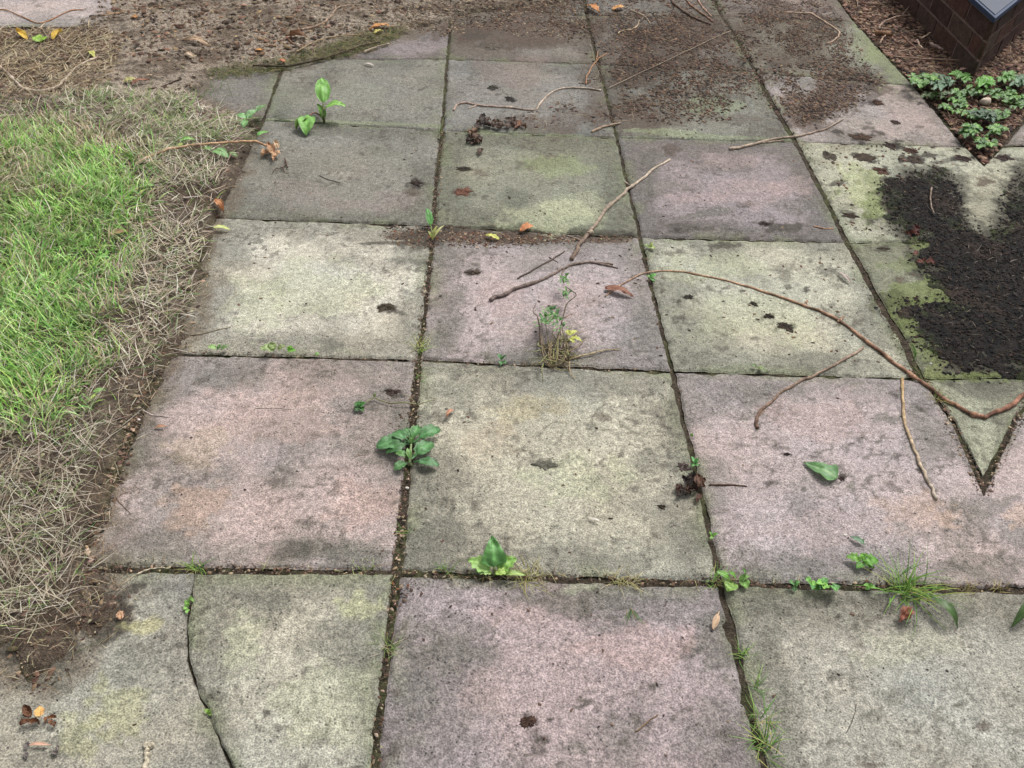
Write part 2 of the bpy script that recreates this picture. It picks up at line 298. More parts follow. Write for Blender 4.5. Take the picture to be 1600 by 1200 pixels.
def P(c, r):
    if (c, r) in PX: return PX[(c, r)]
    return PR((XC[c], YR[r], 0))
# interior points of the long joints (each joint is a slightly crooked line)
JV = {(1, 1): [(682, 280)], (1, 2): [(674, 390), (670, 430), (662, 510)], (1, 3): [(646, 650), (633, 770), (626, 850)], (1, 4): [(607, 970), (601, 1035), (596, 1085), (588, 1130), (582, 1200)],
      (2, 0): [(945, 138)], (2, 1): [(972, 245), (984, 300), (997, 350)], (2, 2): [(1012, 420), (1027, 482), (1040, 535)], (2, 3): [(1069, 660), (1080, 700), (1097, 777), (1112, 840)], (2, 4): [(1150, 1010), (1167, 1080), (1182, 1140), (1195, 1200)],
      (3, -1): [(1150, 55)], (3, 0): [(1200, 148)], (3, 1): [(1285, 300), (1305, 340)], (3, 2): [(1340, 405), (1356, 437), (1376, 475), (1412, 530), (1426, 565)], (3, 3): [(1463, 620), (1485, 655)]}
def wpoly(pts): return np.array([G(x, y)[:2] for x, y in pts])
def resample(p, t):
    d = np.r_[0, np.cumsum(np.linalg.norm(np.diff(p, axis=0), axis=1))]; d /= d[-1]
    return np.stack([np.interp(t, d, p[:, 0]), np.interp(t, d, p[:, 1])], 1)
SL = []
def slab(label, T, Rr, B, L, base, grime=None, ga=.5, z=0.0, gx=(.005, .005), gy=(.003, .003), sd=0, step=.0065, tilt=(0, 0)):
    """T,B run left to right, L,Rr run top to bottom; each a polyline of places; gx=(left,right) gy=(top,bottom) joint half widths"""
    T, Rr, B, L = [wpoly(q) for q in (T, Rr, B, L)]
    T[:, 1] -= gy[0]; B[:, 1] += gy[1]; L[:, 0] += gx[0]; Rr[:, 0] -= gx[1]
    for q, a, b in ((T, gx[0], gx[1]), (B, gx[0], gx[1])): q[0, 0] += a; q[-1, 0] -= b
    for q in (L, Rr): q[0, 1] -= gy[0]; q[-1, 1] += gy[1]
    lu = np.linalg.norm(np.diff(T, axis=0), axis=1).sum(); lv = max(np.linalg.norm(np.diff(q, axis=0), axis=1).sum() for q in (L, Rr))
    def par(l):
        n = max(8, int(l/step)); e = np.array([0, .0025, .006, .011])/l
        return np.r_[e, np.linspace(.017/l, 1-.017/l, n), 1-e[::-1]]
    u = par(lu); v = par(lv)
    Tt, Bt, Lt, Rt = resample(T, u), resample(B, u), resample(L, v), resample(Rr, v)
    U, V = np.meshgrid(u, v, indexing='ij')
    XY = (1-V)[..., None]*Tt[:, None]+V[..., None]*Bt[:, None]+(1-U)[..., None]*Lt[None]+U[..., None]*Rt[None]
    XY -= ((1-U)*(1-V))[..., None]*T[0]+(U*(1-V))[..., None]*T[-1]+((1-U)*V)[..., None]*B[0]+(U*V)[..., None]*B[-1]
    x, y = XY[..., 0], XY[..., 1]
    du = np.minimum(U, 1-U)*lu; dv = np.minimum(V, 1-V)*lv; de = np.minimum(du, dv)
    # chipped edge
    wob = (fbm(x*38, y*38, sd+3, 4)-.5)*.010*ss(.03, 0, de); wx = np.where(U < .5, 1, -1)*ss(.02, 0, du); wy = np.where(V < .5, -1, 1)*ss(.02, 0, dv)
    x = x+wob*wx; y = y+wob*wy
    er = np.clip(1-de/.007, 0, 1)
    zz = z-.0045*er**2 - .004*ss(.55, .8, fbm(x*25, y*25, sd+9, 2))*ss(.03, 0, de) + (fbm(x*14, y*14, sd, 4)-.5)*.0022 + (fbm(x*4, y*4, sd+1, 2)-.5)*.003
    cx, cy = x.mean(), y.mean(); zz = zz+tilt[0]*(x-cx)+tilt[1]*(y-cy)
    base = scol(*base); grime = scol(*(grime or (104, 101, 93)))*.93*np.array([1.0, 1.01, .965])
    n = fbm(x*7+sd, y*7, sd+21, 5); n2 = fbm(x*26, y*26, sd+31, 4); n3 = fbm(x*70, y*70, sd+37, 3)
    edge = ss(.15, 0, de)
    gm = ss(.40, .72, n*.9+edge*.30*ga*2.5+(n2-.5)*.32+(n3-.5)*.30-.09+ga*.14)
    c = mix(np.broadcast_to(base, x.shape+(3,)), grime, gm*.72)
    c = c*(1+.20*(n2-.5)+.34*(n3-.5))[..., None]
    # hue drift: cream to pink to green
    hu = fbm(x*5, y*5, sd+51, 3)-.5
    c = c*(1+np.stack([hu*.13, hu*.0, -hu*.11], -1))
    # green film near joints
    gf = ss(.05, .0, de)*ss(.45, .65, fbm(x*12, y*12, sd+61, 3))
    c = mix(c, col(112, 120, 84), gf*.45)
    # pale lichen squiggles and scratches
    ri = 1-np.abs(2*fbm(x*16+sd, y*30, sd+81, 3)-1); ln = ss(.95, .995, ri)*ss(.48, .62, fbm(x*6, y*6, sd+83, 3))
    c = mix(c, c*1.3+col(60, 60, 52)*.25, ln*.8)
    rd = 1-np.abs(2*fbm(x*9+sd*.7, y*13, sd+101, 4)-1); tn = ss(.955, .995, rd)*ss(.50, .64, fbm(x*4, y*4, sd+103, 3))
    c = mix(c, col(80, 75, 66), tn*.6)
    # small dark pitted specks and crumbs stuck in the surface
    sp = ss(.70, .80, vn(x*75, y*75, sd+71))*ss(.5, .62, fbm(x*9, y*9, sd+77, 2))
    c = mix(c, col(78, 72, 64), sp*.55)
    sh = x.shape
    if x.min() < .25 and y.max() > .6 and sd != 310:
        q = sdist(x+(fbm(x*26, y*26, 93, 5)-.5)*.12, y+(fbm(x*26, y*26, 94, 5)-.5)*.12, SOIL_L)
        c = mix(c, col(104, 92, 78), ss(-.055, .012, q)*.75)
    if x.max() > 1.0:
        q = sdist(x+(fbm(x*30, y*30, 91, 4)-.5)*.12, y+(fbm(x*30, y*30, 92, 4)-.5)*.12, MULCH)
        c = mix(c, col(50, 48, 39), ss(-.08, .025, q)*.9)
    c = apply_stains(x.ravel(), y.ravel(), c.reshape(-1, 3)).reshape(sh+(3,))
    nu, nv = sh
    top = np.stack([x, y, zz], -1).reshape(-1, 3); F = gridf(nu, nv)[:, ::-1]
    ring = np.r_[np.arange(nv), np.arange(1, nu)*nv+nv-1, (nu-1)*nv+np.arange(nv-2, -1, -1), np.arange(nu-2, 0, -1)*nv]
    low = top[ring].copy(); low[:, 2] = z-.04
    N = len(top); k = len(ring); i = np.arange(k); j = (i+1) % k
    Fs = np.stack([ring[i], ring[j], N+j, N+i], 1)
    cc = c.reshape(-1, 3); sc = cc[ring]*0+col(92, 84, 72)
    cc[ring] = cc[ring]*.6+col(92, 88, 74)*.4
    o = mk('paving_slab', np.r_[top, low], np.r_[F, Fs], M_SLAB, np.r_[cc, sc], origin=(cx, cy, z-.04), smooth=True)
    return props(o, label, 'paving slab', 'concrete paving slabs of the patio')
def cell(c, r, label, base, **k):
    if 'gx' not in k: k['gx'] = (.006, .009) if c == 2 else (.005, .005)
    if 'gy' not in k: k['gy'] = {-2: (.002, .002), -1: (.002, .0015), 0: (.0015, .0013), 1: (.0013, .0028), 2: (.0028, .003), 3: (.003, .005)}[r]
    T = [P(c, r), P(c+1, r)]; B = [P(c, r+1), P(c+1, r+1)]
    L = [P(c, r)]+JV.get((c, r), [])+[P(c, r+1)]; Q = [P(c+1, r)]+JV.get((c+1, r), [])+[P(c+1, r+1)]
    slab(label, T, Q, B, L, base, sd=c*13+r*7+50, **k)
cell(0, -1, 'pink slab half buried by soil at the top, left of the mid joint', (134, 122, 120), grime=(100, 92, 84))
cell(0, 0, 'dark grey-green slab behind the upright seedling with two big leaves', (126, 124, 110), grime=(98, 100, 88), ga=.2)
cell(0, 1, 'dark grey slab in front of the upright seedling, its left edge against dried curled leaf', (128, 126, 112), grime=(104, 103, 90), ga=.4)
cell(0, 2, 'pale cream slab at the left beside the straw fringe of the lawn', (188, 184, 160), grime=(122, 120, 106), ga=.45, gy=(.004, .004))
cell(0, 3, 'large warm pink slab left of the broad rosette weed', (170, 151, 144), grime=(124, 118, 112), ga=.4, gx=(.004, .008), gy=(.003, .006))
cell(-1, 0, 'grey slab at upper left mostly under soil and grass', (118, 116, 108), grime=(104, 100, 92))
cell(1, -2, 'slab at the top edge under brown litter', (112, 104, 92))
cell(1, -1, 'brownish slab at the top middle covered in leaf litter', (120, 114, 102), grime=(96, 86, 74))
cell(1, 0, 'grey slab carrying the wavy pale twig', (126, 124, 115), grime=(106, 104, 96), ga=.35)
cell(1, 1, 'mossy green slab with the upper end of the rotten brown leaf curl', (130, 133, 110), grime=(100, 102, 84), ga=.6)
cell(1, 2, 'pink slab under the uprooted weed with bare roots', (168, 152, 148), grime=(120, 114, 108), ga=.45, gy=(.004, .004))
cell(1, 3, 'cream slab in the centre right of the broad rosette weed', (168, 166, 140), grime=(116, 114, 102), ga=.4, gx=(.008, .005), gy=(.004, .006))
cell(2, -2, 'grey slab at the top edge under forked twigs', (112, 106, 96))
cell(2, -1, 'slab at the top strewn with dark brown bark crumbs and orange leaves', (112, 106, 96), grime=(88, 78, 68))
cell(2, 0, 'grey-green slab strewn with bark crumbs above the forked twig', (122, 124, 110), grime=(98, 94, 84), ga=.3)
cell(2, 1, 'purplish grey slab right of the forked twig tip', (138, 126, 126), grime=(98, 94, 88), ga=.6, gx=(.005, .007))
cell(2, 2, 'pale cream slab crossed by the long reddish branch', (172, 171, 143), grime=(118, 118, 102), ga=.35, gx=(.005, .008))
cell(3, -2, 'pinkish edging slab at the very top beside the litter bed', (140, 126, 116), grime=(102, 88, 76), gx=(.007, 0))
cell(3, -1, 'greenish edging slab at upper right beside the litter bed', (132, 132, 112), grime=(104, 96, 82), gx=(.007, 0))
cell(3, 0, 'pink edging slab at right with brown litter drift on its left half', (154, 142, 134), grime=(112, 106, 98), gx=(.0105, 0), ga=.2)
# the wide slabs at the right
slab('pale green slab at right above the black mulch patch, with large brown flakes', [P(3, 1), (1507, 229), (1537, 258), (1567, 229), (1720, 227)], [(1720, 227), (1800, 378)], [P(3, 2), (1440, 378), (1800, 380)], [P(3, 1)]+JV[(3, 1)]+[P(3, 2)], (166, 168, 138), grime=(126, 126, 104), ga=.25, gx=(.0105, 0), gy=(.002, .002), sd=301)
slab('olive slab at right under the black mulch patch', [P(3, 2), (1440, 378), (1800, 380)], [(1800, 380), (1850, 590)], [P(3, 3), (1600, 588), (1850, 588)], [P(3, 2)]+JV[(3, 2)]+[P(3, 3)], (142, 144, 116), grime=(110, 112, 86), ga=.5, gx=(.0105, 0), gy=(.002, .002), sd=302)
slab('small green V-shaped slab below the black mulch patch', [P(3, 3), (1537, 590), (1636, 591)], [(1636, 591), (1589, 655), (1545, 742)], [(1529, 742), (1545, 742)], [P(3, 3), (1485, 655), (1529, 742)], (150, 154, 122), grime=(112, 112, 92), ga=.3, gx=(.010, .010), gy=(.002, .0), sd=303)
slab('pink edging slab at the right border, mostly out of view', [(1647, 134), (1890, 130)], [(1890, 130), (1832, 222)], [(1569, 227), (1832, 222)], [(1647, 134), (1569, 227)], (154, 142, 134), sd=304)
slab('pink slab at right with the fallen heart-shaped green leaf', [P(2, 3), P(3, 3), (1463, 622), (1487, 660), (1537, 775), (1587, 660), (1611, 622), (1640, 592), (1900, 590)], [(1900, 590), (1960, 925)], [P(2, 4), (1537, 919), (1960, 925)], [P(2, 3)]+JV[(2, 3)]+[P(2, 4)], (168, 152, 148), grime=(122, 116, 112), ga=.35, gx=(.006, 0), gy=(.002, .006), sd=305)
slab('grey-green slab at the lower right corner below the grass tuft', [P(2, 4), (1350, 916), (1537, 920), (1960, 926)], [(1960, 926), (2060, 1330)], [(1226, 1320), (2060, 1330)], [P(2, 4)]+JV[(2, 4)]+[(1226, 1320)], (154, 153, 136), grime=(116, 115, 102), ga=.35, gx=(.006, 0), gy=(.006, 0), sd=306)
slab('pink slab at the bottom middle with a dark brown smear', [P(1, 4), P(2, 4)], [P(2, 4)]+JV[(2, 4)]+[(1226, 1320)], [(566, 1300), (1226, 1320)], [P(1, 4)]+JV[(1, 4)]+[(566, 1300)], (158, 142, 142), grime=(116, 110, 108), ga=.45, z=-.0015, gx=(.009, .006), gy=(.006, 0), sd=307)
CRK = [(305, 893), (300, 925), (292, 980), (295, 1030), (310, 1080), (325, 1112), (345, 1165), (362, 1200), (396, 1290)]
slab('pale slab at lower left, right-hand side of the curved crack', [(305, 890), P(1, 4)], [P(1, 4)]+JV[(1, 4)]+[(566, 1300)], [(396, 1290), (566, 1300)], CRK, (165, 163, 140), grime=(118, 118, 104), ga=.4, z=.003, gx=(.0012, .004), gy=(.004, 0), sd=308)
slab('yellow-green slab piece at the lower left corner, left of the curved crack', [(-260, 880), (150, 886), (305, 890)], CRK, [(-380, 1270), (396, 1290)], [(-260, 880), (-380, 1270)], (152, 149, 128), grime=(122, 117, 108), ga=.4, z=.001, gx=(0, .0012), gy=(.004, 0), sd=309)
slab('pale pink slab at the top left corner beyond the soil', [(-160, -60), (300, -60)], [(300, -60), (150, 46)], [(-260, 46), (150, 46)], [(-160, -60), (-260, 46)], (172, 158, 152), grime=(140, 132, 128), sd=310, z=.012)

# ------------------------------------------------------------------ ground
PATCH = polyw([(-50, -60), (60, -60), (140, -60), (146, 20), (120, 45), (62, 50), (0, 47), (-60, 45), (-80, -60)])
SOIL_R = polyw([(1060, -290), (1312, 0), (1340, 40), (1370, 68), (1420, 122), (1462, 168), (1500, 215), (1520, 240), (1537, 258), (1554, 240), (1574, 215), (1612, 168), (1654, 122), (1704, 68), (1734, 40), (1762, 0), (2050, -290)])
def axis(a, b, st, far):
    core = np.arange(a, b+st/2, st); out = []; d = st; p = b
    while p < far: d *= 1.13; p += d; out.append(p)
    o2 = []; d = st; p = a
    while p > -far: d *= 1.13; p -= d; o2.append(p)
    return np.r_[o2[::-1], core, out]
gxs = axis(-2.3, 2.6, .0065, 260); gys = axis(.45, 4.75, .0065, 260)
X, Y = np.meshgrid(gxs, gys, indexing='ij')
jx = (fbm(X*22, Y*22, 5, 4)-.5)*.07; jy = (fbm(X*22, Y*22, 6, 4)-.5)*.07
x1, y1 = X+jx, Y+jy
sel = (X > -3.5) & (X < 3.5) & (Y > 0) & (Y < 7)
dl = np.full(X.shape, -1.0); dr = dl.copy(); dp = dl.copy()
dl[sel] = sdist(x1[sel], y1[sel], SOIL_L); dr[sel] = sdist(X[sel]+jx[sel]*.25, Y[sel]+jy[sel]*.25, SOIL_R); dp[sel] = sdist(x1[sel], y1[sel], PATCH)
out = ~sel
dl[out] = 1.0
nz = fbm(X*18, Y*18, 8, 4)-.5; nf = fbm(X*70, Y*70, 9, 3)-.5
Z = np.minimum(-.0070+nz*.008+nf*.007, -.0045)
lm = ss(-.012, .05, dl)*ss(.01, -.02, dp)
Z = Z*(1-lm)+lm*(.0085+nz*.016+nf*.012+.006*ss(0, .3, dl))
rm = ss(0, .006, dr)
Z = Z*(1-rm)+rm*(-.004+nz*.02+nf*.010)
soil = np.empty(X.shape+(3,)); soil[:] = col(82, 73, 61)
soil = mix(soil, col(86, 92, 56), ss(.5, .62, fbm(X*9, Y*9, 14, 4))*.6)       # moss in the joints
soil = mix(soil, col(58, 50, 42), ss(.5, .7, fbm(X*30, Y*30, 15, 3))*.6)
tl = mix(np.broadcast_to(col(166, 152, 136), soil.shape), col(112, 98, 84), ss(.42, .62, fbm(X*6, Y*12, 16, 5))*.85)
tl = mix(tl, col(172, 160, 144), ss(.52, .68, fbm(X*11, Y*20, 17, 4))*.55)
tl = mix(tl, col(64, 54, 44), ss(.58, .74, fbm(X*40, Y*40, 18, 3))*.7)
fr = mix(tl, col(92, 78, 66), ss(2.75, 2.5, Y+.12*X)*.8)        # darker humus below the lawn
soil = mix(soil, fr, lm)
bd = mix(np.broadcast_to(col(102, 80, 68), soil.shape), col(62, 48, 42), ss(.4, .6, fbm(X*25, Y*25, 19, 4))*.8)
soil = mix(soil, bd, rm)
soil[out] = col(70, 84, 44)
g = mk('ground', np.stack([X, Y, Z], -1).reshape(-1, 3), gridf(*X.shape), M_SOIL, soil.reshape(-1, 3), origin=(0, 0, 0), smooth=True)
g['kind'] = 'structure'

# ------------------------------------------------------------------ scatter helpers
def in_world_poly(pts): return polyw(pts)
def scatter(poly, dens, sd=0, edge=0.0):
    x0, y0 = poly.min(0); x1_, y1_ = poly.max(0)
    n = int((x1_-x0)*(y1_-y0)*dens); x = rng.uniform(x0, x1_, n); y = rng.uniform(y0, y1_, n)
    d = sdist(x, y, poly)
    k = d > (edge*(rng.random(n)**1.5) if edge > 0 else 0)
    return x[k], y[k], d[k]
def blades(x, y, z, L, W, az, lean, bend, cols, seg=4, bendaz=None):
    """curved grass blades as tapering ribbons; lean = start angle from vertical, bend = added along the blade"""
    n = len(x); t = np.linspace(0, 1, seg+1)
    px, py, pz = x.copy(), y.copy(), z.copy(); out = []; ang = lean.copy(); a = az.copy()
    curl = rng.normal(0, .35, n)
    for i in range(seg+1):
        wd = W*(1-.93*t[i]**1.6)*(.75 if i == 0 else 1)/2
        sx, sy = -np.sin(a), np.cos(a)
        out.append(np.stack([px-sx*wd, py-sy*wd, pz], -1)); out.append(np.stack([px+sx*wd, py+sy*wd, pz+wd*.5], -1))
        st = L/seg
        px = px+np.cos(a)*np.sin(ang)*st; py = py+np.sin(a)*np.sin(ang)*st; pz = np.maximum(pz+np.cos(ang)*st, z*.0+.002+z)
        ang = ang+bend/seg; a = a+curl/seg
    V = np.stack(out, 1).reshape(-1, 3); m_ = 2*(seg+1)
    b = (np.arange(n)*m_)[:, None]; F = np.concatenate([np.stack([b[:, 0]+2*i, b[:, 0]+2*i+1, b[:, 0]+2*i+3, b[:, 0]+2*i+2], 1) for i in range(seg)], 0)
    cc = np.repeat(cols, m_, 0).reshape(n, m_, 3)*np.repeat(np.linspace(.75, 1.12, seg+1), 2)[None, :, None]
    return V, F, cc.reshape(-1, 3)
def pick(palette, n, jit=.15):
    pal = np.array([col(*p) for p in palette]); c = pal[rng.integers(0, len(pal), n)]
    return c*rng.uniform(1-jit, 1+jit, (n, 1))*rng.uniform(1-jit*.4, 1+jit*.4, (n, 3))
def soilz(x, y):
    ix = np.clip(np.searchsorted(gxs, x), 1, len(gxs)-1); iy = np.clip(np.searchsorted(gys, y), 1, len(gys)-1)
    return np.maximum(Z[ix, iy], 0.0)
def flakes(x, y, z, size, cols, flat=.35, elong=1.6):
    n = len(x); a = rng.uniform(0, 6.283, n)
    base = np.array([[-1, -.6, 0], [-.2, -1, 0], [1, -.5, 0], [.8, .6, 0], [0, 1, 0], [-.9, .5, 0]])
    B = np.repeat(base[None], n, 0)*rng.uniform(.55, 1.25, (n, 6, 1)); B[..., 0] *= elong
    lo = B.copy(); hi = B*rng.uniform(.5, .9, (n, 1, 1)); hi[..., 2] = flat*rng.uniform(.5, 1.6, (n, 6)); lo[..., 2] = rng.uniform(0, .12, (n, 6))
    Q = np.concatenate([lo, hi], 1)*size[:, None, None]
    ca, sa = np.cos(a)[:, None], np.sin(a)[:, None]
    V = np.stack([x[:, None]+Q[..., 0]*ca-Q[..., 1]*sa, y[:, None]+Q[..., 0]*sa+Q[..., 1]*ca, z[:, None]+Q[..., 2]+rng.uniform(-.1, .3, (n, 1))*Q[..., 0]*.5+size[:, None]*.1], -1).reshape(-1, 3)
    b = np.arange(n)*12
    tri = []
    for i in range(6):
        j = (i+1) % 6; tri += [np.stack([b+i, b+j, b+6+j], 1), np.stack([b+i, b+6+j, b+6+i], 1)]
    for i in range(1, 5): tri += [np.stack([b+6, b+6+i, b+6+i+1], 1)]
    return V, np.concatenate(tri, 0), np.repeat(cols, 12, 0)

# ------------------------------------------------------------------ the lawn
GREEN = [(118, 158, 74), (98, 140, 64), (132, 170, 88), (88, 122, 60), (148, 180, 106), (112, 150, 88), (166, 188, 126), (134, 158, 84)]
STRAW = [(206, 194, 164), (190, 174, 140), (170, 156, 122), (218, 208, 184), (150, 138, 108), (198, 180, 150)]
lawn = polyw([(-900, 150), (-400, 168), (0, 196), (60, 188), (110, 185), (150, 205), (215, 228), (250, 245), (262, 300), (248, 350), (240, 400), (215, 450), (200, 500), (196, 560), (180, 600), (158, 645), (120, 690), (62, 705), (0, 690), (-300, 690), (-900, 600)])
x, y, d = scatter(lawn, 27000, edge=.14)
dens = ss(.30, .55, fbm(x*5, y*5, 33, 3)+.12); k = rng.random(len(x)) < .45+.55*dens; x, y, d = x[k], y[k], d[k]
n = len(x); cg = pick(GREEN, n, .3)*(1.85*(.62+.76*fbm(x*7, y*7, 39, 3)))[:, None]; yy = fbm(x*6, y*6, 35, 3)
st = rng.random(n) < (.12+.30*ss(.14, 0, d)+.30*ss(.52, .68, yy)*(y > 2.3)+.12*ss(.5, .66, yy)+.30*ss(2.35, 2.8, y)); cg[st] = pick(STRAW, st.sum())*1.2
az = rng.uniform(0, 6.283, n); cl = fbm(x*4, y*4, 37, 3)*14; az = np.where(rng.random(n) < .6, cl+rng.normal(0, .7, n), az)
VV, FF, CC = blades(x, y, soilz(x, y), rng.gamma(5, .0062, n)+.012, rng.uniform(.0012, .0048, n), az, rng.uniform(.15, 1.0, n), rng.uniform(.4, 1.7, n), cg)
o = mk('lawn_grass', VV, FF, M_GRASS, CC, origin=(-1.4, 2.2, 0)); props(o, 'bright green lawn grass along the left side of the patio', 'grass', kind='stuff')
straw_a = polyw([(-900, 120), (-300, 145), (0, 168), (62, 165), (130, 150), (200, 148), (290, 150), (340, 178), (392, 200), (385, 235), (360, 262), (350, 300), (335, 342), (325, 370), (322, 410), (312, 455), (290, 510), (280, 545), (258, 565), (232, 615), (200, 660), (185, 700), (160, 750), (148, 800), (140, 860), (150, 890), (132, 930), (135, 975), (90, 1000), (62, 1010), (0, 1000), (-600, 960), (-1200, 800)])
x, y, d = scatter(straw_a, 15500, edge=.05); dg = sdist(x, y, lawn)
k = rng.random(len(x)) < np.clip(.25+.75*ss(.12, -.05, dg), 0, 1)*(.30+.70*ss(.38, .55, fbm(x*8, y*8, 41, 3)))
x, y, dg = x[k], y[k], dg[k]; n = len(x); cs = pick(STRAW, n, .24)*(1.28+.2*ss(1.2, 2.2, y))[:, None]; cs = cs*.72+cs.mean(1)[:, None]*.28
up = (y > 2.6); gsel = rng.random(n) < np.where(up, .38, .12); cs[gsel] = pick(GREEN, gsel.sum())*1.3
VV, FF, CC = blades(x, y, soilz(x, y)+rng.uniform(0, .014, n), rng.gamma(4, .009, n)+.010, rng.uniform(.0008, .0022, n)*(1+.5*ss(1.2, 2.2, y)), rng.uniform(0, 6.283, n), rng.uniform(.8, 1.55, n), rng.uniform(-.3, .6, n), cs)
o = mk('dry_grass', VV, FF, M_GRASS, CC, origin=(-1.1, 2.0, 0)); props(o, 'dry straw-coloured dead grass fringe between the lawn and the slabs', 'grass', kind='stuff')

# ------------------------------------------------------------------ loose litter
DARKC = [(78, 60, 50), (92, 72, 60), (64, 53, 47), (108, 86, 70), (52, 45, 41), (124, 102, 84)]
SOILC = [(120, 104, 86), (96, 80, 64), (72, 60, 50), (150, 134, 112), (168, 150, 124)]
def litter(name, label, specs, mat=M_CRUMB, cat='litter'):
    Vs, Fs, Cs, off = [], [], [], 0
    for (poly, dens, smin, smax, pal, edge, fr, th) in specs:
        x, y, d = scatter(polyw(poly) if isinstance(poly, list) else poly, dens, edge=edge)
        if fr:
            k = fbm(x*fr, y*fr, int(dens) % 97, 4) > th-.12*rng.random(len(x)); x, y = x[k], y[k]
        n = len(x); s = smin+(smax-smin)*rng.random(n)**2.5
        v, f, c = flakes(x, y, soilz(x, y), s, pick(pal, n, .25)); Vs.append(v); Fs.append(f+off); Cs.append(c); off += len(v)
    V = np.concatenate(Vs); F = np.concatenate(Fs); o = mk(name, V, F, mat, np.concatenate(Cs), origin=(V[:, 0].mean(), V[:, 1].mean(), 0))
    return props(o, label, cat, kind='stuff')
TOP = [(720, -90), (1210, -90), (1330, 40), (1385, 130), (1340, 180), (1270, 205), (1190, 180), (1150, 190), (1060, 200), (960, 190), (840, 205), (790, 185), (880, 150), (920, 90), (880, 62), (800, 55), (735, 45)]
litter('bark_litter', 'brown bark and leaf crumbs strewn over the upper right slabs', [
    (TOP, 20000, .0006, .0056, DARKC, .15, 9, .515), ([(930, 10), (1130, 30), (1150, 120), (1080, 160), (960, 150)], 16000, .0008, .0055, DARKC, .05, 11, .46),
    ([(1200, 100), (1290, 95), (1375, 120), (1370, 150), (1300, 190), (1230, 195)], 20000, .0008, .006, DARKC, .05, 10, .46),
    ([(1160, 0), (1290, 0), (1330, 60), (1330, 110), (1230, 80), (1170, 50)], 15000, .0008, .0055, DARKC, .05, 10, .45),
    ([(560, 0), (905, 0), (930, 60), (860, 62), (740, 50), (690, 60), (600, 40)], 16000, .0008, .005, DARKC+SOILC, .05, 10, .42)])
litter('reddish_litter', 'small reddish-brown debris gathered along the joint in front of the mossy slab', [
    ([(600, 350), (690, 353), (790, 362), (930, 366), (1000, 368), (1000, 380), (900, 380), (800, 388), (700, 388), (640, 390), (590, 372)], 42000, .0006, .0035, DARKC*3+SOILC+[(120, 72, 50)], .03, 13, .34), ([(690, 360), (900, 370), (990, 372), (990, 380), (800, 384), (690, 382)], 30000, .0006, .003, DARKC+SOILC, .01, 0, 0),
    ([(605, 900), (650, 898), (665, 925), (620, 960), (603, 1060), (600, 1075), (608, 960)], 16000, .001, .0035, DARKC+[(120, 72, 50)], .01, 0, 0),
    ([(620, 600), (660, 600), (656, 680), (600, 670), (598, 625)], 7000, .001, .003, DARKC, .02, 14, .48)])
litter('soil_crumbs', 'loose soil crumbs and leaf fragments on the bare ground at the upper left', [
    (SOIL_L, 3300, .0012, .006, SOILC+DARKC, 0, 8, .46), ([(200, 20), (400, 30), (560, 40), (640, 50), (560, 82), (400, 105), (330, 100), (200, 95)], 6000, .001, .007, DARKC+[(150, 118, 90)], .1, 7, .45),
    ([(270, 560), (225, 620), (200, 740), (150, 860), (150, 900), (210, 930), (200, 980), (130, 1010), (110, 940), (130, 860), (160, 740), (190, 650), (240, 570)], 22000, .0008, .0042, SOILC+DARKC, .0, 0, 0), ([(335, 340), (325, 430), (292, 545), (272, 562), (215, 668), (176, 800), (155, 870), (172, 900), (210, 935), (205, 985), (150, 1010), (60, 1090), (-20, 1060), (60, 1000), (130, 960), (120, 880), (190, 660), (300, 480), (318, 350)], 12000, .0007, .003, SOILC+DARKC, 0, 12, .42),
    ([(100, -20), (700, -20), (640, 45), (560, 78), (330, 105), (160, 110), (130, 50)], 900, .003, .013, [(92, 70, 56), (116, 92, 74), (70, 56, 48), (150, 124, 100)], .02, 6, .48),
    ([(-60, 46), (150, 46), (210, 60), (180, 110), (60, 150), (-80, 150)], 12000, .001, .007, SOILC+DARKC+[(190, 172, 146), (170, 150, 124)], .02, 9, .40)])
litter('joint_gravel', 'tiny pale grit and soil crumbs lying in the open joints between slabs', [
    ([(685, 205), (697, 205), (684, 350), (660, 560), (630, 890), (612, 890), (648, 560), (672, 350)], 30000, .0008, .003, SOILC+DARKC, 0, 0, 0),
    ([(612, 893), (624, 893), (602, 1090), (594, 1200), (576, 1200), (595, 1050)], 26000, .0008, .003, SOILC+DARKC, 0, 0, 0),
    ([(1440, 592), (1465, 600), (1545, 770), (1530, 775), (1470, 650)], 26000, .001, .0035, SOILC+DARKC, 0, 0, 0), ([(1634, 592), (1609, 600), (1530, 770), (1545, 775), (1604, 650)], 26000, .001, .0035, SOILC+DARKC, 0, 0, 0),
    ([(150, 880), (620, 888), (620, 900), (150, 896)], 22000, .0008, .003, SOILC+DARKC, 0, 0, 0), ([(620, 888), (1120, 904), (1600, 912), (1600, 926), (1120, 916), (620, 900)], 20000, .0008, .0032, SOILC+DARKC, 0, 0, 0),
    ([(290, 547), (650, 560), (1050, 578), (1050, 584), (650, 566), (290, 553)], 20000, .0006, .0025, SOILC+DARKC, 0, 0, 0),
    ([(1000, 370), (1050, 580), (1044, 580), (994, 370)], 20000, .0006, .002, SOILC+DARKC, 0, 0, 0), ([(1330, 380), (1440, 590), (1425, 590), (1318, 380)], 20000, .0008, .0022, DARKC+[(90, 100, 60)], 0, 0, 0)])
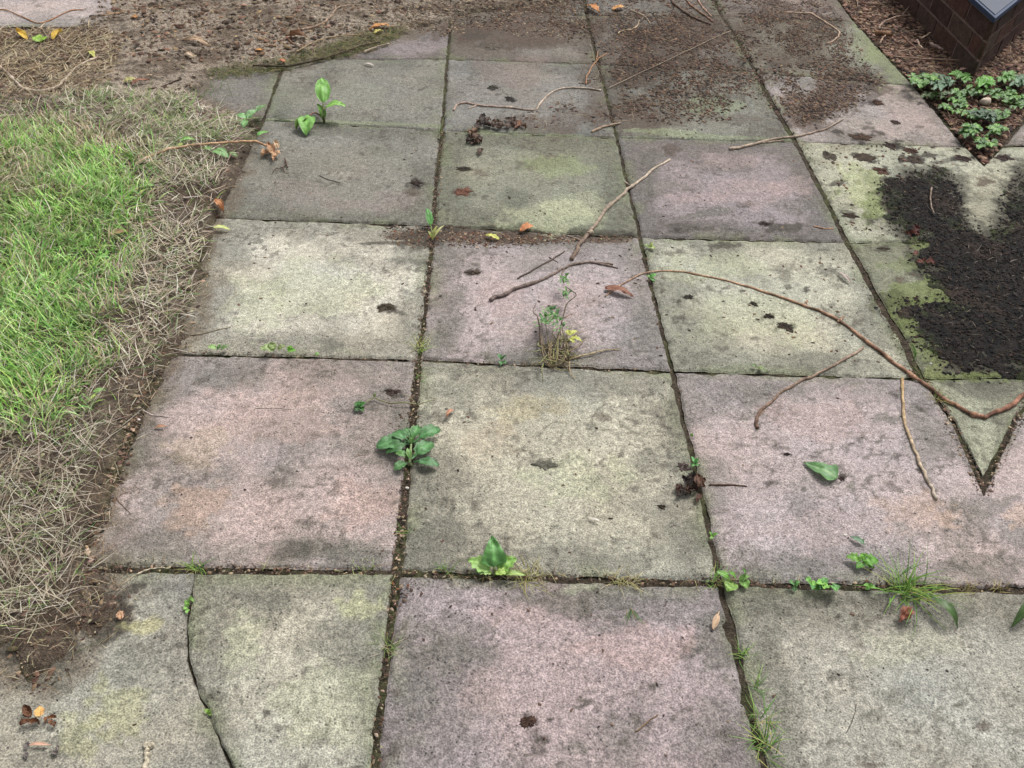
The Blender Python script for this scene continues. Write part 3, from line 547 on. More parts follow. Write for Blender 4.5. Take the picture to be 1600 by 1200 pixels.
# scattered specks on all slabs
litter('slab_specks', 'sparse dark specks of debris spread across the slabs', [
    ([(400, 200), (1500, 200), (1500, 560), (1150, 560), (300, 540)], 420, .0008, .0038, DARKC, 0, 3, .45), ([(300, 560), (1500, 600), (1480, 1190), (0, 1190), (160, 900)], 330, .0006, .0028, DARKC, 0, 3, .4),
    ([(1250, 225), (1500, 232), (1440, 370), (1330, 370)], 2600, .001, .006, DARKC, 0, 12, .52), ([(1060, 385), (1320, 385), (1400, 570), (1080, 570)], 700, .001, .004, DARKC, 0, 8, .5)])
def straws(name, label, specs, mat=M_GRASS, cat='litter', lift=.004):
    Vs, Fs, Cs, off = [], [], [], 0
    for (poly, dens, lmin, lmax, wid, pal, edge, *mk_) in specs:
        x, y, d = scatter(polyw(poly) if isinstance(poly, list) else poly, dens, edge=edge)
        if mk_:
            k = fbm(x*mk_[0], y*mk_[0], mk_[1], 4) > mk_[2]; x, y = x[k], y[k]
        n = len(x)
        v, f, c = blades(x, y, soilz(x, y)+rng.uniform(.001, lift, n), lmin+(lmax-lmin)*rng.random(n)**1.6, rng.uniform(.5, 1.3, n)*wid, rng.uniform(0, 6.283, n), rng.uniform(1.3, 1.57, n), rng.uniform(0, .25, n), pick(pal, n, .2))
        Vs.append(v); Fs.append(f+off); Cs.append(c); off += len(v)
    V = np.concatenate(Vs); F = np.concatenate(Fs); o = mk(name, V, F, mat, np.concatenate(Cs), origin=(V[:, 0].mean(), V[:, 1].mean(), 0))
    return props(o, label, cat, kind='stuff')
OLD = [(180, 160, 124), (150, 126, 96), (120, 96, 72), (200, 184, 150), (96, 76, 58)]
straws('stem_litter', 'thin dry stems and needles mixed into the litter at the top of the patio', [
    ([(-80, 52), (150, 48), (190, 90), (150, 150), (-80, 165)], 13000, .015, .09, .0032, OLD+[(206, 190, 160), (222, 204, 172), (190, 168, 138)], 0), ([(100, -20), (880, -20), (860, 15), (640, 45), (560, 78), (330, 100), (150, 100)], 2600, .008, .05, .0018, OLD+[(84, 68, 56), (70, 60, 50)], 0, 7, 12, .44),
    (TOP, 7000, .004, .022, .0022, [(96, 74, 60), (74, 58, 48), (124, 98, 78), (60, 50, 44)], .15, 9, 78, .46), (TOP, 1100, .01, .06, .0013, OLD, 0),
    ([(340, 340), (335, 430), (305, 545), (282, 562), (225, 668), (190, 800), (165, 870), (182, 900), (215, 935), (205, 985), (150, 1020), (60, 1080), (-20, 1060), (60, 980), (130, 950), (120, 880), (190, 660), (290, 480), (315, 350)], 4200, .006, .05, .0014, OLD+[(206, 194, 164)], 0), (SOIL_L, 420, .01, .07, .0013, OLD+[(96, 106, 56)], 0),
    ([(320, 112), (440, 95), (560, 60), (640, 45), (600, 75), (440, 112), (340, 125)], 22000, .01, .08, .0020, [(112, 122, 66), (90, 102, 54), (164, 154, 108), (130, 124, 80)], 0),
    ([(400, 40), (640, 20), (700, 50), (600, 72), (430, 95)], 1800, .01, .07, .0013, [(104, 104, 62), (120, 100, 70), (150, 136, 100)], 0),
    ([(150, 875), (640, 888), (1550, 915), (1550, 928), (640, 902), (150, 900)], 1500, .01, .05, .0014, OLD+[(190, 186, 120)], 0),
    ([(760, 880), (860, 890), (860, 908), (700, 904)], 9000, .012, .05, .0013, [(206, 200, 150), (180, 170, 110), (150, 150, 80)], 0),
    ([(935, 900), (1010, 903), (1005, 915), (940, 913)], 9000, .012, .045, .0013, [(206, 196, 150), (180, 170, 110)], 0),
    ([(1060, 905), (1220, 908), (1220, 918), (1060, 915)], 5000, .012, .045, .0012, [(190, 170, 120), (150, 110, 80)], 0)])

# ------------------------------------------------------------------ bed at upper right
BEDC = [(92, 66, 54), (112, 84, 68), (72, 52, 44), (132, 106, 88), (150, 124, 104), (56, 44, 40)]
litter('bed_mulch', 'brown bark mulch filling the bed at the upper right', [(SOIL_R, 15000, .0015, .010, BEDC, 0, 0, 0)])
straws('bed_stems', 'pale dry stems lying over the mulch of the upper right bed', [(SOIL_R, 1100, .02, .13, .0026, [(168, 138, 116), (140, 112, 94), (190, 166, 140), (112, 86, 72)], .02)], lift=.02)

# ------------------------------------------------------------------ black mulch patch
patch = MULCH
px_, py_ = np.arange(1.05, 2.25, .005), np.arange(1.5, 2.95, .005)
PXm, PYm = np.meshgrid(px_, py_, indexing='ij')
wx_ = PXm+(fbm(PXm*22, PYm*22, 61, 5)-.5)*.15; wy_ = PYm+(fbm(PXm*22, PYm*22, 62, 5)-.5)*.16
dm = sdist(wx_, wy_, patch)
h1, h2 = fbm(PXm*24, PYm*24, 63, 4)-.5, fbm(PXm*90, PYm*90, 64, 3)-.5
ZZ = -.008+ss(-.014, .03, dm)*(.0100+.002*ss(0, .1, dm))+(h1*.009+h2*.008)*ss(-.01, .04, dm)
cm = np.empty(PXm.shape+(3,)); cm[:] = col(36, 32, 29)
cm = mix(cm, col(62, 50, 43), ss(.52, .66, fbm(PXm*8, PYm*8, 65, 4))*.7)
cm = mix(cm, col(20, 20, 21), ss(.5, .65, fbm(PXm*20, PYm*20, 66, 4))*.7)
cm = mix(cm, col(86, 98, 54), ss(.035, .0, dm)*ss(.42, .58, fbm(PXm*9, PYm*9, 67, 3))*.85)
cm = mix(cm, col(64, 76, 42), ss(.09, .0, dm)*ss(.46, .6, fbm(PXm*14, PYm*14, 68, 3))*.6)
V = np.stack([PXm, PYm, ZZ], -1).reshape(-1, 3); F = gridf(*PXm.shape); keep = (dm.reshape(-1)[F] > -.03).all(1); F = F[keep]
us, inv = np.unique(F, return_inverse=True)
o = mk('black_mulch', V[us], inv.reshape(F.shape), M_MUD, cm.reshape(-1, 3)[us], origin=(1.6, 2.1, 0), smooth=True)
props(o, 'wet black rotted mulch spread over the slabs at the right', 'mulch', kind='stuff')
def soilz_patch(x, y):
    ix = np.clip(((x-1.05)/.005).astype(int), 0, len(px_)-1); iy = np.clip(((y-1.5)/.005).astype(int), 0, len(py_)-1); return np.maximum(ZZ[ix, iy], 0)
x, y, d = scatter(patch, 26000); n = len(x); x = x+rng.normal(0, .018, n); y = y+rng.normal(0, .018, n); far_ = rng.random(n) < .06; x = x+far_*rng.normal(0, .04, n); y = y+far_*rng.normal(0, .04, n)
v, f, c = flakes(x, y, soilz_patch(x, y)+.001, .0006+.0036*rng.random(n)**3, pick([(84, 72, 64), (22, 21, 22), (32, 29, 28), (42, 35, 32), (52, 40, 36), (24, 23, 23), (72, 56, 46), (40, 36, 33)], n, .25)*.75)
o = mk('mulch_crumbs', v, f, M_MUD, c, origin=(1.6, 2.1, 0)); props(o, 'black and dark brown crumbs on top of the wet mulch patch', 'mulch', kind='stuff')
x, y, d = scatter(patch, 900, edge=.02); n = len(x)
v, f, c = blades(x, y, soilz_patch(x, y)+rng.uniform(.001, .008, n), .008+.03*rng.random(n)**2, rng.uniform(.0009, .0018, n), rng.uniform(0, 6.283, n), rng.uniform(1.2, 1.57, n), rng.uniform(0, .5, n), pick([(150, 138, 124), (110, 98, 84), (170, 160, 146), (96, 80, 70), (120, 116, 70)], n, .2))
o = mk('mulch_fibres', v, f, M_GRASS, c, origin=(1.6, 2.1, 0)); props(o, 'fine pale fibres sprinkled on the black mulch patch', 'fibres', kind='stuff')

# ------------------------------------------------------------------ brick corner and blue cover
A = G(1516, 124)[:2]; Bl = G(1400, 0)[:2]; dirL = (Bl-A)/np.linalg.norm(Bl-A); Br = G(1656, 0)[:2]; dirR = (Br-A)/np.linalg.norm(Br-A)
bw = empty('brick_wall', (A[0], A[1], 0), 'low brown brick wall corner at the top right above the litter bed', 'wall')
def zat(ypx):
    for z in np.arange(0, .8, .002):
        if PR((A[0], A[1], z))[1] <= ypx: return z
def prism(base, z0, z1):
    n = len(base); V = [(p[0], p[1], z0) for p in base]+[(p[0], p[1], z1) for p in base]
    return V, [tuple(range(n))[::-1], tuple(range(n, 2*n))]+[(i, (i+1) % n, n+(i+1) % n, n+i) for i in range(n)]
ztop = zat(36); NC = 3; CH = ztop/NC
inL = np.array([dirL[1], -dirL[0]]); inL = inL if inL@dirR > 0 else -inL
inR = np.array([dirR[1], -dirR[0]]); inR = inR if inR@dirL > 0 else -inR
Ain = A+(dirL+dirR)/np.linalg.norm(dirL+dirR)*.016
tri_ = [Ain, Ain+dirR*2.4, Ain+dirL*2.4]
v, f = prism(tri_, -.03, ztop-.003); mk('mortar', v, f, M_MORT, col(140, 118, 108), parent=bw)
BV, BF, BC = [], [], []
for d, nrm, sgn in ((dirL, inL, 0), (dirR, inR, 1)):
    off = (Ain-A)@nrm+.004
    for r in range(NC):
        s = 0.0; first = True
        while s < 2.2:
            ln = (.11 if (first and (r+sgn) % 2) else .215); tone = pick([(92, 68, 60), (82, 62, 55), (100, 72, 62), (76, 60, 54), (92, 74, 66)], 1, .1)[0]
            z0, z1 = r*CH+.005-(.03 if r == 0 else 0), (r+1)*CH-.006
            nn = 8; k = len(BV)
            for zz_ in np.linspace(z0, z1, 4):
                for q in np.linspace(s+.004, s+ln, nn):
                    p = A+d*q+nrm*(rnd.uniform(0, .004)); BV.append((p[0], p[1], zz_+rnd.uniform(-.001, .001)))
            for a_ in range(3):
                for b_ in range(nn-1): BF.append((k+a_*nn+b_, k+a_*nn+b_+1, k+(a_+1)*nn+b_+1, k+(a_+1)*nn+b_))
            # returns into the mortar
            k2 = len(BV); per = [k+b_ for b_ in range(nn)]+[k+nn*(a_)+nn-1 for a_ in (1, 2)]+[k+3*nn+b_ for b_ in range(nn-1, -1, -1)]+[k+nn*a_ for a_ in (2, 1)]
            for ix in per:
                p = np.array(BV[ix]); BV.append((p[0]+nrm[0]*off, p[1]+nrm[1]*off, p[2]))
            m2 = len(per)
            for a_ in range(m2): BF.append((per[a_], per[(a_+1) % m2], k2+(a_+1) % m2, k2+a_))
            BC += [tone*rnd.uniform(.85, 1.15) for _ in range(len(BV)-k)]
            s += ln+.010; first = False
mk('bricks', BV, BF, M_BRICK, np.array(BC), parent=bw)
# blue-grey metal cover resting on the wall and jutting a little over it
zb = ztop+.003
e1, e2 = dirL, dirR; eb = (e1+e2)/np.linalg.norm(e1+e2); Ab = A-eb*.02
cv = empty('metal_cover', (Ab[0], Ab[1], zb), 'navy blue metal cover with grey-blue top on the brick corner', 'metal cover')
v, f = prism([Ab, Ab+e2*1.2, Ab+e1*1.2], zb, zb+.02); ob = mk('rim', v, f, M_METAL, col(44, 62, 92), parent=cv); bb = ob.modifiers.new('bev', 'BEVEL'); bb.width = .002; bb.segments = 2
Ac = Ab+eb*.036; v, f = prism([Ac, Ac+e2*1.1, Ac+e1*1.1], zb+.0195, zb+.023); mk('top_panel', v, f, M_METAL, col(66, 74, 90), parent=cv)

# ------------------------------------------------------------------ twigs
def tube(pts3, r0, r1, sd=0, knots=.34, ns=9, sub=8, wig=.75):
    pts3 = np.asarray(pts3, float); n0 = len(pts3); t0 = np.arange(n0); T = np.linspace(0, n0-1, (n0-1)*sub+1)
    # Catmull-Rom
    P4 = np.vstack([2*pts3[0]-pts3[1], pts3, 2*pts3[-1]-pts3[-2]]); out = []
    for t in T:
        i = min(int(t), n0-2); f_ = t-i; a, b, c, d = P4[i:i+4]
        out.append(.5*((2*b)+(-a+c)*f_+(2*a-5*b+4*c-d)*f_**2+(-a+3*b-3*c+d)*f_**3))
    Q = np.array(out); n = len(Q); s = T/T[-1]
    rr = (r0+(r1-r0)*s)
    Q[:, 0] += (vn(s*n*.35, 0*s, sd)-.5)*wig*2*rr; Q[:, 1] += (vn(s*n*.35, 0*s+9, sd)-.5)*wig*2*rr
    rr = rr*(1+knots*(vn(s*n*.9, 0*s+3, sd+5)-.4)*1.4+knots*2.2*np.clip(vn(s*n*.28, 0*s+5, sd+8)-.78, 0, 1)*3)
    tg = np.gradient(Q, axis=0); tg /= np.linalg.norm(tg, axis=1)[:, None]+1e-9
    up = np.array([0, 0, 1.]); a = np.cross(tg, up); a /= np.linalg.norm(a, axis=1)[:, None]+1e-9; b = np.cross(a, tg)
    th = np.linspace(0, 2*math.pi, ns, endpoint=False)
    ring = Q[:, None]+rr[:, None, None]*(np.cos(th)[None, :, None]*a[:, None]+np.sin(th)[None, :, None]*b[:, None])
    V = ring.reshape(-1, 3); F = []
    for i in range(n-1):
        for k in range(ns): F.append((i*ns+k, i*ns+(k+1) % ns, (i+1)*ns+(k+1) % ns, (i+1)*ns+k))
    V = np.r_[V, [Q[0]-tg[0]*rr[0]*.4], [Q[-1]+tg[-1]*rr[-1]*.6]]
    for k in range(ns): F.append((len(V)-2, (k+1) % ns, k)); F.append((len(V)-1, (n-1)*ns+k, (n-1)*ns+(k+1) % ns))
    return V, F, s, ns
def twig(label, pts, r0, r1, c0, c1=None, lift=0, arcs=0, sides=(), name='twig', group=None, mat=None, band=.3, zbase=0.0):
    """r in picture-scale units at the first / last point, turned into metres there"""
    allV, allF, allC = [], [], []
    for k, (pp, a, b) in enumerate([(pts, r0, r1)]+list(sides)):
        n = len(pp); m0 = mpp(*pp[0])*a; m1 = mpp(*pp[-1])*b; p3 = []
        for i, (x_, y_) in enumerate(pp):
            t = i/(n-1); r_ = m0+(m1-m0)*t; h = zbase+r_*.9+lift+arcs*math.sin(math.pi*t)
            p3.append(G(x_, y_, h))
        sd = rnd.randint(0, 999); V, F, s, ns = tube(p3, m0, m1, sd)
        cA, cB = col(*c0), col(*(c1 or c0)); cs = mix(np.broadcast_to(cA, (len(s), 3)), cB, s)
        cs = cs*(1+band*(vn(s*len(s)*.8, s*0, sd+2)-.5)*2)[:, None]; cs = np.repeat(cs, ns, 0)*rng.uniform(.85, 1.15, (len(s)*ns, 1)); cs = np.r_[cs, cs[:1], cs[-1:]]
        allF += [tuple(i+len(allV) for i in q) for q in F]; allV += V.tolist(); allC += cs.tolist()
    o = mk(name, allV, allF, mat or M_BARK, np.array(allC), smooth=True)
    return props(o, label, 'twig' if name != 'dry_stem' else 'stem', group)
PALE = (186, 168, 150); GREY = (134, 118, 106); RED = (176, 112, 82); DBR = (78, 60, 50); TAN = (196, 170, 130)
twig('long reddish-brown branch sweeping across the right slabs to the right border', [(945, 463), (975, 442), (1010, 426), (1060, 424), (1110, 433), (1160, 445), (1210, 461), (1260, 479), (1300, 494), (1350, 530), (1400, 568), (1440, 597), (1480, 625), (1515, 644), (1537, 651), (1560, 643), (1600, 618), (1660, 575)], 1.0, 3.1, (190, 158, 130), (142, 100, 82), band=.6, sides=[([(1430, 590), (1421, 578)], 1.6, .8), ([(1258, 478), (1262, 470)], 2, 1.2), ([(1310, 502), (1318, 494)], 1.8, 1.0)])
twig('grey-brown forked twig running up to the purplish slab', [(893, 405), (904, 385), (916, 368), (930, 350), (942, 332), (955, 318), (970, 306), (985, 292), (1005, 277), (1025, 262), (1047, 249)], 3.0, 1.6, (128, 108, 94), (196, 180, 160), sides=[([(908, 378), (898, 372), (880, 367)], 1.6, .8), ([(918, 366), (924, 362)], 3.5, 3), ([(985, 291), (975, 283)], 1.3, .8)])
twig('grey bent twig with split end lying over the pink slab near its back joint', [(767, 468), (790, 458), (815, 448), (840, 439), (865, 428), (885, 417), (905, 411), (930, 410), (958, 413)], 3.0, 1.4, (120, 106, 100), (140, 124, 112), sides=[([(925, 410), (945, 414), (966, 419)], 2, 1), ([(882, 418), (878, 430)], 1.4, .8)])
twig('thin dark twig lying beside the grey bent twig', [(808, 435), (830, 424), (850, 412), (868, 402), (882, 392)], 1.2, 1.0, (96, 84, 76), sides=[([(858, 402), (872, 410)], .9, .6)])
twig('grey-brown curved twig in front of the long reddish branch', [(1182, 668), (1184, 652), (1195, 636), (1215, 618), (1240, 601), (1270, 587), (1305, 570), (1330, 556), (1349, 543)], 2.4, 1.8, (112, 88, 74), (168, 146, 128), sides=[([(1185, 650), (1196, 640)], 1.2, .8)])
twig('pale knobbly twig standing out on the right pink slab, right of the heart-shaped leaf', [(1411, 592), (1411, 620), (1413, 650), (1420, 680), (1430, 705), (1442, 732), (1452, 755), (1464, 779)], 2.0, 2.4, (190, 160, 118), (186, 172, 156))
twig('wavy pale twig on the grey slab right of the mid joint', [(708, 172), (714, 163), (728, 160), (745, 164), (770, 166), (800, 168), (820, 171), (837, 171), (845, 160), (858, 147), (875, 139), (895, 137), (915, 138), (938, 141)], 1.6, 1.2, (176, 152, 138), (190, 176, 158), sides=[([(745, 164), (732, 170)], 1.2, .8)])
twig('short tan twig bridging the joint below the bark crumbs', [(925, 206), (938, 200), (952, 196), (969, 192)], 2.0, 1.4, (172, 150, 128))
twig('long thin pale twig crossing the joint corner left of the pink edging slab', [(1140, 233), (1160, 229), (1185, 223), (1215, 216), (1245, 213), (1270, 207), (1292, 200), (1318, 186)], 2.2, .8, (196, 176, 156), (150, 132, 116), sides=[([(1185, 223), (1200, 222), (1225, 219)], 1.2, .9)])
twig('pale stem arching over the lawn edge toward the dried curled leaf', [(212, 256), (235, 244), (262, 234), (290, 228), (320, 225), (350, 223), (380, 221), (402, 222), (424, 232)], 1.6, 1.8, (206, 178, 146), (190, 150, 116), arcs=.018, zbase=.02)
twig('bent brown twig on the soil at the top, left of the orange leaf', [(470, 47), (490, 42), (504, 36), (513, 29), (521, 20), (528, 12), (540, 9), (556, 8), (572, 11)], 1.7, 1.2, (150, 126, 108), (170, 150, 128), zbase=.012, sides=[([(524, 14), (523, 2)], 1, .7)])
twig('short brown twig curling round a dead leaf at the top left soil', [(458, 69), (450, 60), (453, 52), (468, 46)], 1.3, 1.2, (130, 98, 78), zbase=.012)
twig('thin tan twig on the mossy soil at the top', [(465, 80), (480, 71), (495, 64), (512, 59), (545, 55), (565, 55)], 1.0, .9, (168, 148, 116), zbase=.012)
twig('long dark twig lying along the soil edge behind the seedling', [(395, 102), (420, 103), (450, 103), (480, 97), (505, 91), (525, 85), (545, 78), (570, 70), (595, 65)], 1.6, 1.0, (74, 64, 52), (88, 76, 60), zbase=.010)
twig('tan twig touching the pink buried slab', [(569, 81), (580, 76), (592, 72), (608, 68)], 1.3, 1.0, (176, 160, 140), zbase=.006)
twig('dark twig at the top edge, leftmost of the tangle beside the right joint', [(1046, -5), (1056, 8), (1068, 17), (1080, 25), (1092, 31), (1110, 38)], 1.8, 1.4, (110, 92, 80))
twig('brown twig at the top edge in the middle of the tangle beside the right joint', [(1068, -5), (1080, 8), (1092, 18), (1104, 26), (1114, 34)], 1.4, 1.2, (140, 110, 92), sides=[([(1080, 8), (1092, 5)], 1.1, .8)])
twig('pale twig nearest the joint in the tangle at the top edge', [(1088, -4), (1096, 8), (1104, 18), (1112, 26)], 1.3, 1.0, (172, 142, 122))
twig('pale hooked twig lying on the top edging slab', [(1268, 21), (1278, 27), (1292, 36), (1304, 44), (1312, 51), (1309, 58), (1302, 64), (1291, 68)], 1.2, 1.0, (190, 164, 142), sides=[([(1268, 21), (1248, 20), (1226, 19)], 1.1, .9)])
twig('pale curved stem on the brown litter left of the top right joint', [(986, 16), (1000, 22), (1010, 28), (1016, 38)], 1.0, .8, (170, 150, 128))
twig('tan curved stem in the middle of the brown litter', [(965, 53), (972, 48), (985, 46), (995, 41), (999, 32)], 1.0, .8, (180, 158, 130))
twig('thin brown stem crossing the litter under the curved stems', [(1018, 60), (1032, 60), (1045, 64), (1058, 60)], .9, .7, (150, 128, 106))
twig('thin bent twig leaning over the joint at the litter edge', [(915, 132), (917, 120), (924, 106), (935, 92), (948, 84)], 1.1, .8, (170, 130, 100), sides=[([(932, 94), (934, 80)], .8, .6)])
twig('short pale twig on the purplish slab beside the wide joint', [(1271, 353), (1282, 356), (1292, 357), (1302, 357)], 1.0, .8, (190, 150, 120))
twig('short tan twig standing in the black mulch near its top', [(1456, 293), (1454, 307), (1455, 320), (1459, 333)], 1.1, .9, (150, 132, 116), zbase=.012)
twig('grey hooked twig on the soil at the upper left corner', [(0, 104), (14, 117), (26, 130), (40, 140), (62, 142), (84, 138), (98, 127), (112, 112), (128, 100), (151, 90)], 2.4, 1.8, (176, 160, 142), (186, 170, 150), zbase=.014)
twig('pale straight twig on the soil at the top left', [(163, 24), (185, 20), (205, 17), (230, 14), (256, 12)], 1.0, 1.0, (180, 150, 120), zbase=.012)
twig('orange-brown V-shaped twig on the pale slab at the top left corner', [(-6, 15), (12, 16), (30, 24), (50, 33), (62, 36), (74, 33), (95, 23), (112, 16), (130, 15)], .8, .8, (176, 130, 92), zbase=.014)
twig('thin pale stem on the bare soil below the hooked twig', [(133, 156), (150, 148), (168, 142)], .7, .6, (176, 164, 132), zbase=.012)
twig('dark thin twig on the soil edge over the half-buried grey slab', [(232, 139), (248, 137), (262, 132), (272, 127), (283, 124)], 1.0, .7, (84, 66, 54), zbase=.010)
twig('knob-ended pale twig entering at the bottom left', [(231, 1163), (230, 1175), (229, 1190), (227, 1210), (224, 1240)], 3.6, 4.2, (188, 178, 156), sides=[([(223, 1166), (231, 1164), (238, 1165)], 4.0, 4.0)])
twig('long dry straw lying over the slab edge at the left', [(296, 524), (320, 520), (345, 514), (360, 511)], .8, .5, (160, 146, 122), name='dry_stem', group=None)
twig('dry stem crossing the slab edge above the crack row', [(164, 828), (172, 810), (178, 794), (182, 770)], 1.0, .6, (130, 112, 96), name='dry_stem', sides=[([(181, 777), (192, 790), (204, 802)], .8, .5), ([(182, 778), (190, 772), (202, 768)], .8, .5)])
twig('pale straw on the warm pink slab', [(400, 638), (420, 637), (440, 638), (460, 640)], .6, .4, (206, 196, 180), name='dry_stem')
twig('white straw at the left edge of the warm pink slab', [(224, 641), (236, 648), (250, 650), (264, 651)], .8, .6, (206, 190, 180), name='dry_stem')
twig('thin brown needle on the bottom pink slab', [(993, 1143), (1005, 1134), (1016, 1124), (1028, 1117)], .9, .7, (128, 104, 78), name='dry_stem')
twig('dark hair-thin stem on the lower right slab', [(1323, 1145), (1330, 1130), (1336, 1112), (1338, 1100)], .6, .4, (70, 66, 54), name='dry_stem')
twig('thin dark stem on the dark grey slab at left', [(500, 275), (510, 280), (522, 283), (532, 286)], .7, .5, (66, 62, 54), name='dry_stem')
twig('pale straw lying on the soil beside the crack row joint', [(213, 898), (225, 892), (240, 888), (258, 887)], 1.2, .8, (196, 184, 160), name='dry_stem')
twig('long grass stem trailing right from the uprooted weed', [(888, 562), (905, 557), (925, 552), (943, 547), (968, 546)], 1.5, .7, (176, 158, 124), name='dry_stem', arcs=.006)
twig('long thin straw slanting across the bark crumbs', [(948, 139), (1000, 114), (1060, 86), (1110, 62), (1142, 48)], .6, .6, (150, 136, 116), name='dry_stem', zbase=.004)
twig('long pale stem along the right bed beside the green weeds', [(1395, 88), (1420, 90), (1450, 92), (1475, 93), (1502, 94)], 1.1, .8, (168, 142, 122), zbase=.02)
twig('forked pale twig in the right bed below the top border', [(1373, 45), (1377, 38), (1386, 32), (1397, 27), (1408, 25), (1420, 24)], 1.4, 1.0, (160, 136, 120), zbase=.02)
twig('upright thin twig in the right bed at the top border', [(1408, 25), (1414, 18), (1421, 8), (1424, 0)], 1.0, .8, (160, 134, 120), zbase=.02)
twig('thick bark stick in the right bed', [(1368, 52), (1380, 52), (1392, 54)], 3.6, 3.2, (140, 106, 80), zbase=.01)
twig('short slanting twig in the right bed beside the bark stick', [(1374, 68), (1379, 60), (1383, 55)], 1.2, .9, (176, 150, 130), zbase=.02)
twig('brown stick leading from the bark stick toward the green weeds', [(1410, 55), (1420, 65), (1430, 75), (1438, 84)], 1.6, 1.2, (128, 98, 82), zbase=.02)
twig('pale broken twig standing in the right bed', [(1432, 62), (1437, 70), (1443, 76)], 1.1, .8, (190, 166, 146), zbase=.02)
twig('short thick grey stick in the bed near the brick wall', [(1455, 68), (1464, 73), (1474, 78)], 2.0, 1.8, (160, 138, 128), zbase=.02)
twig('short pale twig leaning on the brick wall foot', [(1440, 60), (1448, 55), (1455, 51)], 1.3, 1.0, (180, 156, 134), zbase=.03)

# ------------------------------------------------------------------ leaves
def wprof(kind, t):
    if kind == 'heart': return np.clip(t*7, 0, 1)**.6*(1-t)**.75*1.25*(1+.15*np.sin(t*3.1))
    if kind == 'ovate': return np.sin(math.pi*t**.75)**.75
    if kind == 'obovate': return np.where(t < .25, .16+.1*t, np.sin(math.pi*np.clip((t-.12)/.9, 0, 1)**1.15)**.65)
    if kind == 'plantain': return np.where(t < .25, .16+.1*t, np.sin(math.pi*np.clip((t-.12)/.9, 0, 1)**1.15)**.65)*(1+.09*np.sin(t*26)+.05*np.sin(t*47))
    if kind == 'lobed': return np.sin(math.pi*t**.8)**.7*(1+.22*np.sin(t*22))
    if kind == 'toothed': return (np.sin(math.pi*t**.7)**.75)*(1+.10*np.sin(t*46))
    if kind == 'lance': return np.sin(math.pi*t**.9)**.9
    return np.sin(math.pi*t)
def leafmesh(b, tp, wd, h0, h1, kind, c, vein=None, bow=.25, fold=.18, curl=0.0, nu=18, nv=9, sd=0, crump=.0):
    """leaf blade between the ground places b and tp, wd = full width in picture-scale units"""
    p0 = G(b[0], b[1], h0); p1 = G(tp[0], tp[1], h1); L = np.linalg.norm(p1-p0); W = wd*mpp((b[0]+tp[0])/2, (b[1]+tp[1])/2)
    a = (p1-p0)/L; s_ = np.cross(np.array([0, 0, 1.]), a); s_ /= np.linalg.norm(s_)+1e-9; n_ = np.cross(a, s_)
    t = np.linspace(0.0, 1, nu); v = np.linspace(-1, 1, nv); T, Vv = np.meshgrid(t, v, indexing='ij')
    w_ = np.maximum(wprof(kind, T), .03)*W/2
    up = bow*L*np.sin(math.pi*T)*.5+fold*np.abs(Vv)*w_+curl*W*(Vv**2)*T+(fbm(T*5+sd, Vv*2.5, sd, 3)-.5)*W*(.34+crump)
    Pn = p0+a*(T*L)[..., None]+s_*(Vv*w_)[..., None]*(1-.2*abs(curl))+n_*up[..., None]
    Pn[..., 2] = np.maximum(Pn[..., 2], .0025+.001*np.abs(Vv))
    c = col(*c); ve = col(*vein) if vein is not None else c*1.5+.02
    mid = np.exp(-(Vv/.12)**2)*.75; sv = np.clip(np.cos((T*9-np.abs(Vv)*1.6)*6.283)-.72, 0, 1)*1.6*(np.abs(Vv) > .05)
    cc = mix(np.broadcast_to(c, T.shape+(3,)), ve, np.clip(mid+sv*.6, 0, 1)*.85)
    cc = cc*(1+.5*(fbm(T*6, Vv*4, sd+4, 3)-.5))[..., None]
    return Pn.reshape(-1, 3), gridf(nu, nv), cc.reshape(-1, 3)
def fallen(label, b, tp, wd, kind, c, name='fallen_leaf', cat='leaf', h=(.004, .006), group=None, mat=None, **k):
    sd = rnd.randint(0, 999); k.setdefault('vein', tuple(min(255, q*1.15) for q in c))
    V, F, cc = leafmesh(b, tp, wd, h[0], h[1], kind, c, sd=sd, **k)
    return props(mk(name, V, F, mat or M_DEAD, cc, smooth=True), label, cat, group)
def weed(label, at, leaves, stems=(), name='weed', cat='weed', group=None, z=0.0):
    """leaves: (base, tip, width, h0, h1, kind, colour[, curl])"""
    g_ = G(at[0], at[1]); e = empty(name, g_, label, cat, group)
    for lf in leaves:
        b, tp, wd, h0, h1, kind, c = lf[:7]; cu = lf[7] if len(lf) > 7 else 0
        V, F, cc = leafmesh(b, tp, wd, h0+z, h1+z, kind, c, sd=rnd.randint(0, 999), curl=cu, vein=tuple(min(255, q*1.2+12) for q in c))
        mk('leaf', V, F, M_LEAF, cc, parent=e, smooth=True)
    for (pp, r0, r1, hh, c) in stems:
        p3 = [G(x_, y_, h_) for (x_, y_), h_ in zip(pp, hh)]; m_ = mpp(*pp[0])
        V, F, s, ns = tube(p3, r0*m_, r1*m_, rnd.randint(0, 99), .1, 6, 6); mk('stem', V, F, M_LEAF, col(*c), parent=e, smooth=True)
    return e
LG = (132, 186, 92); MG = (100, 150, 82); DG = (72, 118, 62); YG = (170, 192, 96); PGN = (150, 196, 112)
